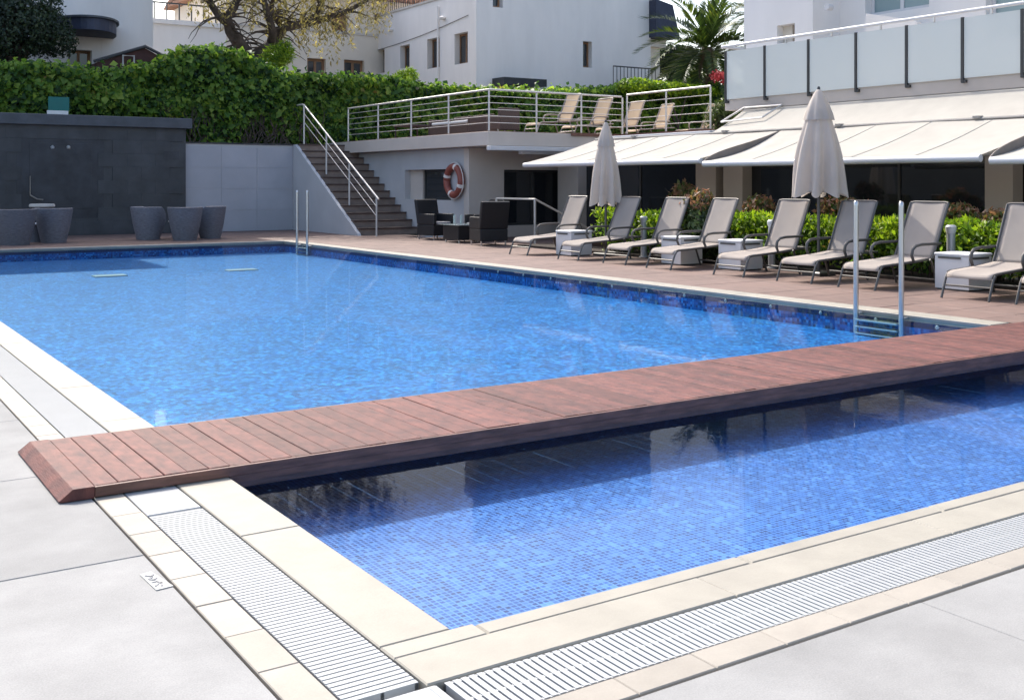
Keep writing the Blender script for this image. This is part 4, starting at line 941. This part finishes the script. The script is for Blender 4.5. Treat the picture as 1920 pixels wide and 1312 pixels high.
# white house in the middle
wh = thing('white_house', 'white house with four small windows on its shaded left side', 'house', (28, 42, GZ)); WX, WY = onY(893, 80, 38).x, 38.0
wxr = onY(1220, 80, WY).x; wyl = onX(687, 80, WX).y; WT = onX(690, 38, WX).z
win = [(onX(b, 100, WX).y, onX(a, 100, WX).y, onX((a + b) / 2, y1, WX).z, onX((a + b) / 2, y0, WX).z) for a, b, y0, y1 in ((703, 721, 93, 138), (750, 768, 85, 128), (801, 824, 72, 128), (852, 877, 62, 120))]
holes_wall(MB(), 'x', WX, WX + .3, WY + .3, wyl, GZ, WT, win).build('wall', 'house_white', wh)
for k, h in enumerate(win): window(wh, 'x', WX + .26, h[0] + .003, h[1] - .003, h[2] + .003, h[3] - .003, -1, frame='shutter', mull=1, fw=.09, sill='stone_sill', pane='window_glass')
w4 = [(onY(1093, 100, WY).x, onY(1110, 100, WY).x, onY(1100, 127, WY).z, onY(1100, 78, WY).z), (onY(924, 5, WY).x, onY(943, 5, WY).x, onY(930, 14, WY).z, onY(930, 14, WY).z + 1.2)]
holes_wall(MB(), 'y', WY, WY + .3, WX - .003, wxr, GZ, WT + 4, w4).build('wall', 'house_white', wh)
for h in w4: window(wh, 'y', WY + .26, h[0] + .003, h[1] - .003, h[2] + .003, h[3] - .003, -1, frame='shutter', mull=0, fw=.09)
MB().box(wxr - .3, wxr, WY + .3, wyl, GZ, WT + 4).build('wall', 'house_white', wh); MB().box(WX - .05, WX + .36, WY + .2, wyl + .05, WT + .002, WT + .10).build('parapet_cap', 'stone_sill', wh)
MB().box(WX + .31, wxr - .31, WY + .31, wyl, WT - .4, WT - .2).build('flat_roof', 'house_white', wh)
MB().box(WX + 3.2, wxr - .31, WY + .31, wyl - 4, WT - .2, WT + 4).build('upper_storey', 'house_white', wh)
ah = onX(770, 3, WX + .6)
MB().tube([(WX + .15, wyl - .3, WT + .9), (WX + .15, WY + 1, WT + .9)], .04, 6).build('roof_rail', 'steel_dark', wh)
rb_ = MB()
for k in range(44): y = WY + 1 + k * .22; rb_.tube([(WX + .15, y, WT + .1), (WX + .15, y, WT + .9)], .02, 5)
rb_.build('roof_rail_bars', 'steel_dark', wh)
wb = onY(1205, 50, WY); z1_ = onY(1210, 66, WY - .6).z; MB().prism([(wxr - .1, z1_), (wxr + 1.35, z1_), (wxr + .9, z1_ + 1.5), (wxr - .1, z1_ + 1.7)], 'y', WY - .5, WY + 2).build('blue_awning', 'navy', wh)
MB().box(wxr - .02, wxr + 1.1, WY + .2, WY + 4, z1_ - .35, z1_ - .02).build('side_balcony', 'house_white', wh); MB().box(wxr - .01, wxr + .9, WY + .4, WY + 4, GZ, z1_ - .36).build('side_wall', 'house_cream', wh)
p = onY(1150, 155, WY - .8); q = onY(1200, 128, WY - .8); rl = MB()
for k in range(13): x = p.x + (q.x + .9 - p.x) * k / 12; rl.tube([(x, WY - .8, GZ), (x, WY - .8, q.z)], .018, 5)
rl.tube([(p.x, WY - .8, q.z), (q.x + .9, WY - .8, q.z)], .03, 6).build('side_railing', 'steel_dark', wh)
p, q = onY(935, 160, WY - .5), onY(1015, 151, WY - .5); MB().box(p.x, q.x, WY - .9, WY - .004, p.z, q.z).build('door_canopy', 'slate_dark', wh); MB().box(p.x + .5, q.x - .5, WY - .05, WY - .006, GZ, p.z - .01).build('door', 'shutter', wh)
for px in (735, 833): p = onX(px, 38 if px > 800 else 60, WX); MB().lathe([(.0, 0), (.14, .03), (.16, .1), (0, .18)], (WX - .1, p.y, p.z), 10).build('wall_lamp', 'house_white', wh)
t_ = onX(1, 1, 1)

for y in (WY + 3.1, wyl - 1.2): MB().tube([(WX - .06, y, GZ), (WX - .06, y, WT - .3)], .045, 6).build('downpipe', 'house_white', wh)
cb = MB(); n = 14
for (a, b, dz) in (((WX - .03, WY + .6, WT - 1.0), (WX - .03, wyl - .5, WT - 1.6), .12),):
    cb = MB().tube([(a[0] + (b[0] - a[0]) * k / n, a[1] + (b[1] - a[1]) * k / n, a[2] + (b[2] - a[2]) * k / n - dz * math.sin(math.pi * k / n)) for k in range(n + 1)], .014, 5).build('cable', 'steel_dark', wh)
# cream house further back
ch = thing('cream_house', 'old cream house with brown shutters and a tiled roof behind the pepper tree', 'house', (19, 47, GZ)); CHY = 47.0
x0, x1 = onY(285, 60, CHY).x, 23.6; xm = onY(425, 60, CHY).x; zt1 = onY(350, 40, CHY).z; zt2 = 10.1
wch = [(onY(a, 60, CHY).x, onY(b, 60, CHY).x, onY((a + b) / 2, y1, CHY).z, onY((a + b) / 2, y0, CHY).z) for a, b, y0, y1 in ((576, 611, 110, 150), (645, 683, 113, 150), (622, 652, 18, 58), (702, 727, 26, 40))]
holes_wall(MB(), 'y', CHY, CHY + .3, xm, x1 + 4, GZ, zt2, wch).build('wall', 'house_cream', ch); MB().box(xm, x1 + 4, CHY + .3, CHY + 8, GZ, zt2 - .01).build('wall', 'house_cream', ch)
MB().box(x0 - 1, xm - .002, CHY + .02, CHY + 6, GZ, zt1 - .2).build('terrace_wing', 'house_white', ch); MB().box(x0 - 1, xm, CHY - .1, CHY + 6, zt1 - .198, zt1).build('terrace_cap', 'house_white', ch)
for k in range(9): xk = x0 - 1 + (xm - x0 + 1) * k / 8; MB().box(xk, xk + .05, CHY - .05, CHY, zt1, zt1 + .7).build('terrace_post', 'steel_dark', ch)
MB().bar((x0 - 1, CHY - .03, zt1 + .7), (xm, CHY - .03, zt1 + .7), .06, .06).build('terrace_rail', 'steel_dark', ch)
for k, h in enumerate(wch): window(ch, 'y', CHY + .2, h[0] + .003, h[1] - .003, h[2] + .003, h[3] - .003, -1, frame='shutter', mull=1, fw=.12, pane='shutter' if k == 2 else 'window_glass')
MB().bar((xm, CHY - .02, wch[2][2] - .1), (x1, CHY - .02, wch[2][2] - .1), .06, .1).build('string_course', 'stone_sill', ch)
rf = MB().prism([(CHY - .7, zt2 + .02), (CHY + 4, zt2 + 1.7), (CHY + 8.6, zt2 + .02)], 'x', xm - .4, x1 + 4.2).build('roof', 'roof_tile', ch)
tb = MB().tube([(0, CHY - .74, zt2 + .06), (0, CHY + 3.9, zt2 + 1.74)], .11, 8).mesh('roof_tile', 'roof_tile', (0, 0, 0))
for k in range(44):
    o = bpy.data.objects.new('roof_tile', tb); COL.objects.link(o); o.parent = rf; o.location = (xm - .3 + k * .26, 0, 0); o.location = (xm - .3 + k * .26, 0, 0)
    off = OFF[rf.name]; o.location = (xm - .3 + k * .26 - off[0] + 0, -off[1], -off[2])

# ================================================================== TREES
def branchy(t, segs, mat='bark'):
    m = MB()
    for pts, rs in segs: m.tube(pts, rs, 9)
    return m.build('trunk', mat, t, smooth='all')
PY_ = 34.6
def tp(px, py, dy=0): return onY(px, py, PY_ + dy)
pt = thing('pepper_tree', 'gnarled tree with drooping yellow-green foliage behind the ivy hedge', 'tree', (tp(478, 130).x, PY_, GZ))
b0 = tp(478, 190); b0.z = GZ - .1
segs = [([b0, tp(474, 130), tp(470, 108)], [.42, .36, .34]),
        ([tp(470, 112), tp(448, 82, -.1), tp(432, 58, -.2), tp(425, 35, -.3), tp(440, 12, -.3), tp(452, -30)], [.26, .22, .19, .16, .13, .1]),
        ([tp(428, 45, -.3), tp(412, 32, -.4), tp(395, 8, -.2), tp(385, -40)], [.15, .13, .11, .08]),
        ([tp(472, 112), tp(500, 92), tp(520, 70, .2), tp(532, 52, .2), tp(560, 47, .3), tp(600, 38, .4), tp(650, 22, .3), tp(690, 0)], [.25, .21, .18, .17, .15, .13, .1, .06]),
        ([tp(508, 84), tp(512, 60, -.2), tp(503, 30, -.4), tp(494, 0, -.5), tp(492, -50)], [.16, .14, .12, .1, .08]),
        ([tp(532, 54), tp(520, 40, .4), tp(508, 20, .6), tp(520, -40)], [.12, .1, .09, .06]),
        ([tp(590, 40, .4), tp(600, 10), tp(640, -50)], [.1, .08, .05])]
rq = random.Random(4)
for base, _r in list(segs[1:]):
    for q in base[1:]:
        for _ in range(5):
            a = Vector(q); d = Vector((rq.uniform(-1, 1), rq.uniform(-.6, .6), rq.uniform(-.1, 1))).normalized(); pts = [a]
            for i in range(5): d = (d + Vector((rq.uniform(-.3, .3), rq.uniform(-.3, .3), -.22))).normalized(); pts.append(pts[-1] + d * rq.uniform(.2, .38))
            segs.append((pts, [.045, .035, .026, .018, .012, .006]))
branchy(pt, segs)
r = np.random.default_rng(77); Pp, Dd = [], []
for k in range(430):
    px = r.uniform(360, 735) if k % 3 else r.uniform(520, 700); dy = r.uniform(-1.8, 1.8)
    low = 105 - abs(px - 610) * .35 if px > 500 else 60 - abs(px - 430) * .5
    z0 = tp(px, r.uniform(-160, max(0, low - 55)), dy); n = int(r.uniform(14, 34)); p = np.array(z0)
    d = np.array([r.normal() * .25, r.normal() * .25, -1.])
    for i in range(n):
        p = p + d * .045; d[:2] *= .93; Pp.append(p + r.normal(size=3) * .035); Dd.append(np.array([r.normal() * .8, r.normal() * .8, -.9]))
Pp, Dd = np.array(Pp), np.array(Dd)
N = r.normal(size=Pp.shape); N /= np.linalg.norm(N, axis=1, keepdims=True)
tag(foliage('crown', leafmesh('crown', Pp, Dd, N, r.uniform(.10, .2, len(Pp)), .3, 'pepper_leaf'), pt), kind='stuff')
c_ = tp(560, -190); tag(foliage('crown', crown(5000, [tuple(c_), tuple(tp(430, -150)), tuple(tp(660, -130))], [(3.2, 2.4, 1.6), (2.2, 2.0, 1.5), (2.0, 2.0, 1.3)], .16, 41, .4, 'pepper_leaf', .6, .3), pt), kind='stuff')

def tree(name, label, px, py, Y, centers, radii, n, L, mat, seed, wr=.6, trunk=.2):
    b = onY(px, py, Y); t = thing(name, label, 'tree', (b.x, Y, GZ)); cs = [tuple(onY(a, c, Y + d)) for a, c, d in centers]
    tag(foliage('crown', crown(n, cs, radii, L, seed, wr, mat), t), kind='stuff')
    top = Vector(cs[0]); segs = [([(b.x, Y, GZ - .1), (b.x + .05, Y, (GZ + top.z) / 2), top], [trunk, trunk * .8, trunk * .4])]
    for c in cs[1:]: segs.append(([((b.x), Y, (GZ + top.z) / 2 - .2), (Vector(c) + Vector((b.x, Y, top.z))) / 2, c], [trunk * .6, trunk * .45, trunk * .2]))
    branchy(t, segs); return t
tree('dark_tree', 'dense dark evergreen tree at the left picture edge above the hedge', 20, 100, 33.4, [(10, 45, 0), (70, 55, .2), (105, 75, .3), (-60, 50, 0), (40, 5, .4)], [(1.3, 1.2, 1.15), (.9, .9, .75), (.55, .6, .45), (1.3, 1.2, 1.2), (1.1, 1, .8)], 15000, .11, 'dark_leaf', 51)
tree('yucca_bush', 'spiky yellow-green bush above the hedge under the pepper tree', 520, 100, 33.2, [(520, 105, 0), (508, 112, 0), (535, 98, .1)], [(.35, .35, .4), (.3, .3, .3), (.25, .3, .4)], 2200, .2, 'lime_leaf', 53, .16, .06)
tree('yellow_bush', 'small yellow-green bush above the hedge before the white house', 765, 140, 33.0, [(765, 143, 0), (748, 148, 0)], [(.35, .35, .28), (.25, .3, .2)], 1200, .15, 'lime_leaf', 55, .2, .05)
tree('dark_bush', 'dark rounded tree right of the white house below the palm', 1262, 120, 40, [(1262, 118, 0), (1238, 112, .5), (1285, 112, .4), (1300, 130, 0)], [(1.0, 1, .95), (.75, .8, .7), (.8, .8, .7), (.8, .8, .8)], 9000, .15, 'dark_leaf', 57)
tree('light_creeper', 'bright green creeper topping the hedge near the short terrace railing', 1270, 165, 30.2, [(1250, 166, 0), (1200, 162, 0), (1310, 170, 0)], [(1.3, .4, .22), (.9, .4, .25), (.8, .4, .2)], 3500, .12, 'lime_leaf', 59, .8, .05)

def palm(label, px, py, Y, fr_len, n, seed, trunk_r=.32):
    r = np.random.default_rng(seed); c = np.array(onY(px, py, Y)); t = thing('palm_tree', label, 'palm', (c[0], Y, GZ))
    MB().tube([(c[0], Y, GZ - .1), (c[0] + .05, Y, (c[2] + GZ) / 2), (c[0], Y, c[2] - .25), (c[0], Y, c[2] + .15)], [trunk_r * .9, trunk_r * .8, trunk_r * 1.25, trunk_r * .6], 14).build('trunk', 'palm_bark', t, smooth='all')
    for k in range(n):
        az = k * 2.399 + r.normal() * .15; el = R(80) - R(100) * (k / n) ** .75 + r.normal() * .06; L = fr_len * r.uniform(.85, 1.1)
        d = np.array([math.cos(az) * math.cos(el), math.sin(az) * math.cos(el), math.sin(el)]); p = c.copy(); pts = [p.copy()]; ds = [d.copy()]
        for i in range(14):
            p = p + d * L / 14; d = d + np.array([0, 0, -.055 - .05 * math.cos(el)]) ; d /= np.linalg.norm(d); pts.append(p.copy()); ds.append(d.copy())
        P, D, N, Ln = [], [], [], []
        for i in range(2, 15):
            side = np.cross(ds[i], [0, 0, 1.]); side /= np.linalg.norm(side) + 1e-6; upv = np.cross(side, ds[i])
            for sgn in (-1, 1):
                for j in range(3):
                    f = j / 3; q = pts[i - 1] * (1 - f) + pts[i] * f
                    P.append(q); D.append(side * sgn * .75 + ds[i] * .8 + upv * .35 + r.normal(size=3) * .06); N.append(upv); Ln.append(L * .24 * (1 - .55 * abs(i - 6) / 9) * r.uniform(.9, 1.1))
        fo = foliage('frond', leafmesh('frond', np.array(P), np.array(D), np.array(N), np.array(Ln), .13, 'palm_leaf', .1), t)
        fo.parent = t
        m = MB(); m.tube([tuple(q) for q in pts], list(np.linspace(.035, .006, len(pts))), 5); m.build('rachis', 'palm_leaf', fo)
        for o in fo.children: o.location = (OFF[t.name]); 
    return t
palm('large date palm with arching fronds left of the hotel wall', 1326, 96, 31.5, 3.3, 34, 61)
palm('small palm top rising beside the white house under the blue awning', 1228, 88, 41, 1.1, 16, 63, .15)
palm('second palm whose fronds show against the hotel wall', 1420, 30, 33.5, 2.5, 24, 65)

op = onX(1346, 142, 21.0)
fl = thing('oleander', 'pink flowering bush behind the short terrace railing', 'plant', (op.x, op.y, zt))
tag(foliage('foliage', crown(1600, [(op.x, op.y, zt + .55), (op.x + .1, op.y - .2, zt + .8)], [(.45, .5, .5), (.35, .4, .35)], .11, 71, .35, 'shrub_leaf', -.2, .2, 'foliage'), fl), kind='stuff')
tag(foliage('blossom', crown(420, [(op.x, op.y, op.z - .02), (op.x + .1, op.y - .25, op.z - .15)], [(.2, .22, .16), (.15, .2, .12)], .07, 72, .8, 'petal_red', 0, .2, 'blossom'), fl), kind='stuff')
MB().tube([(op.x, op.y, zt), (op.x + .02, op.y, zt + .4), (op.x, op.y, zt + .9)], [.03, .025, .01], 6).build('stem', 'bark', fl)
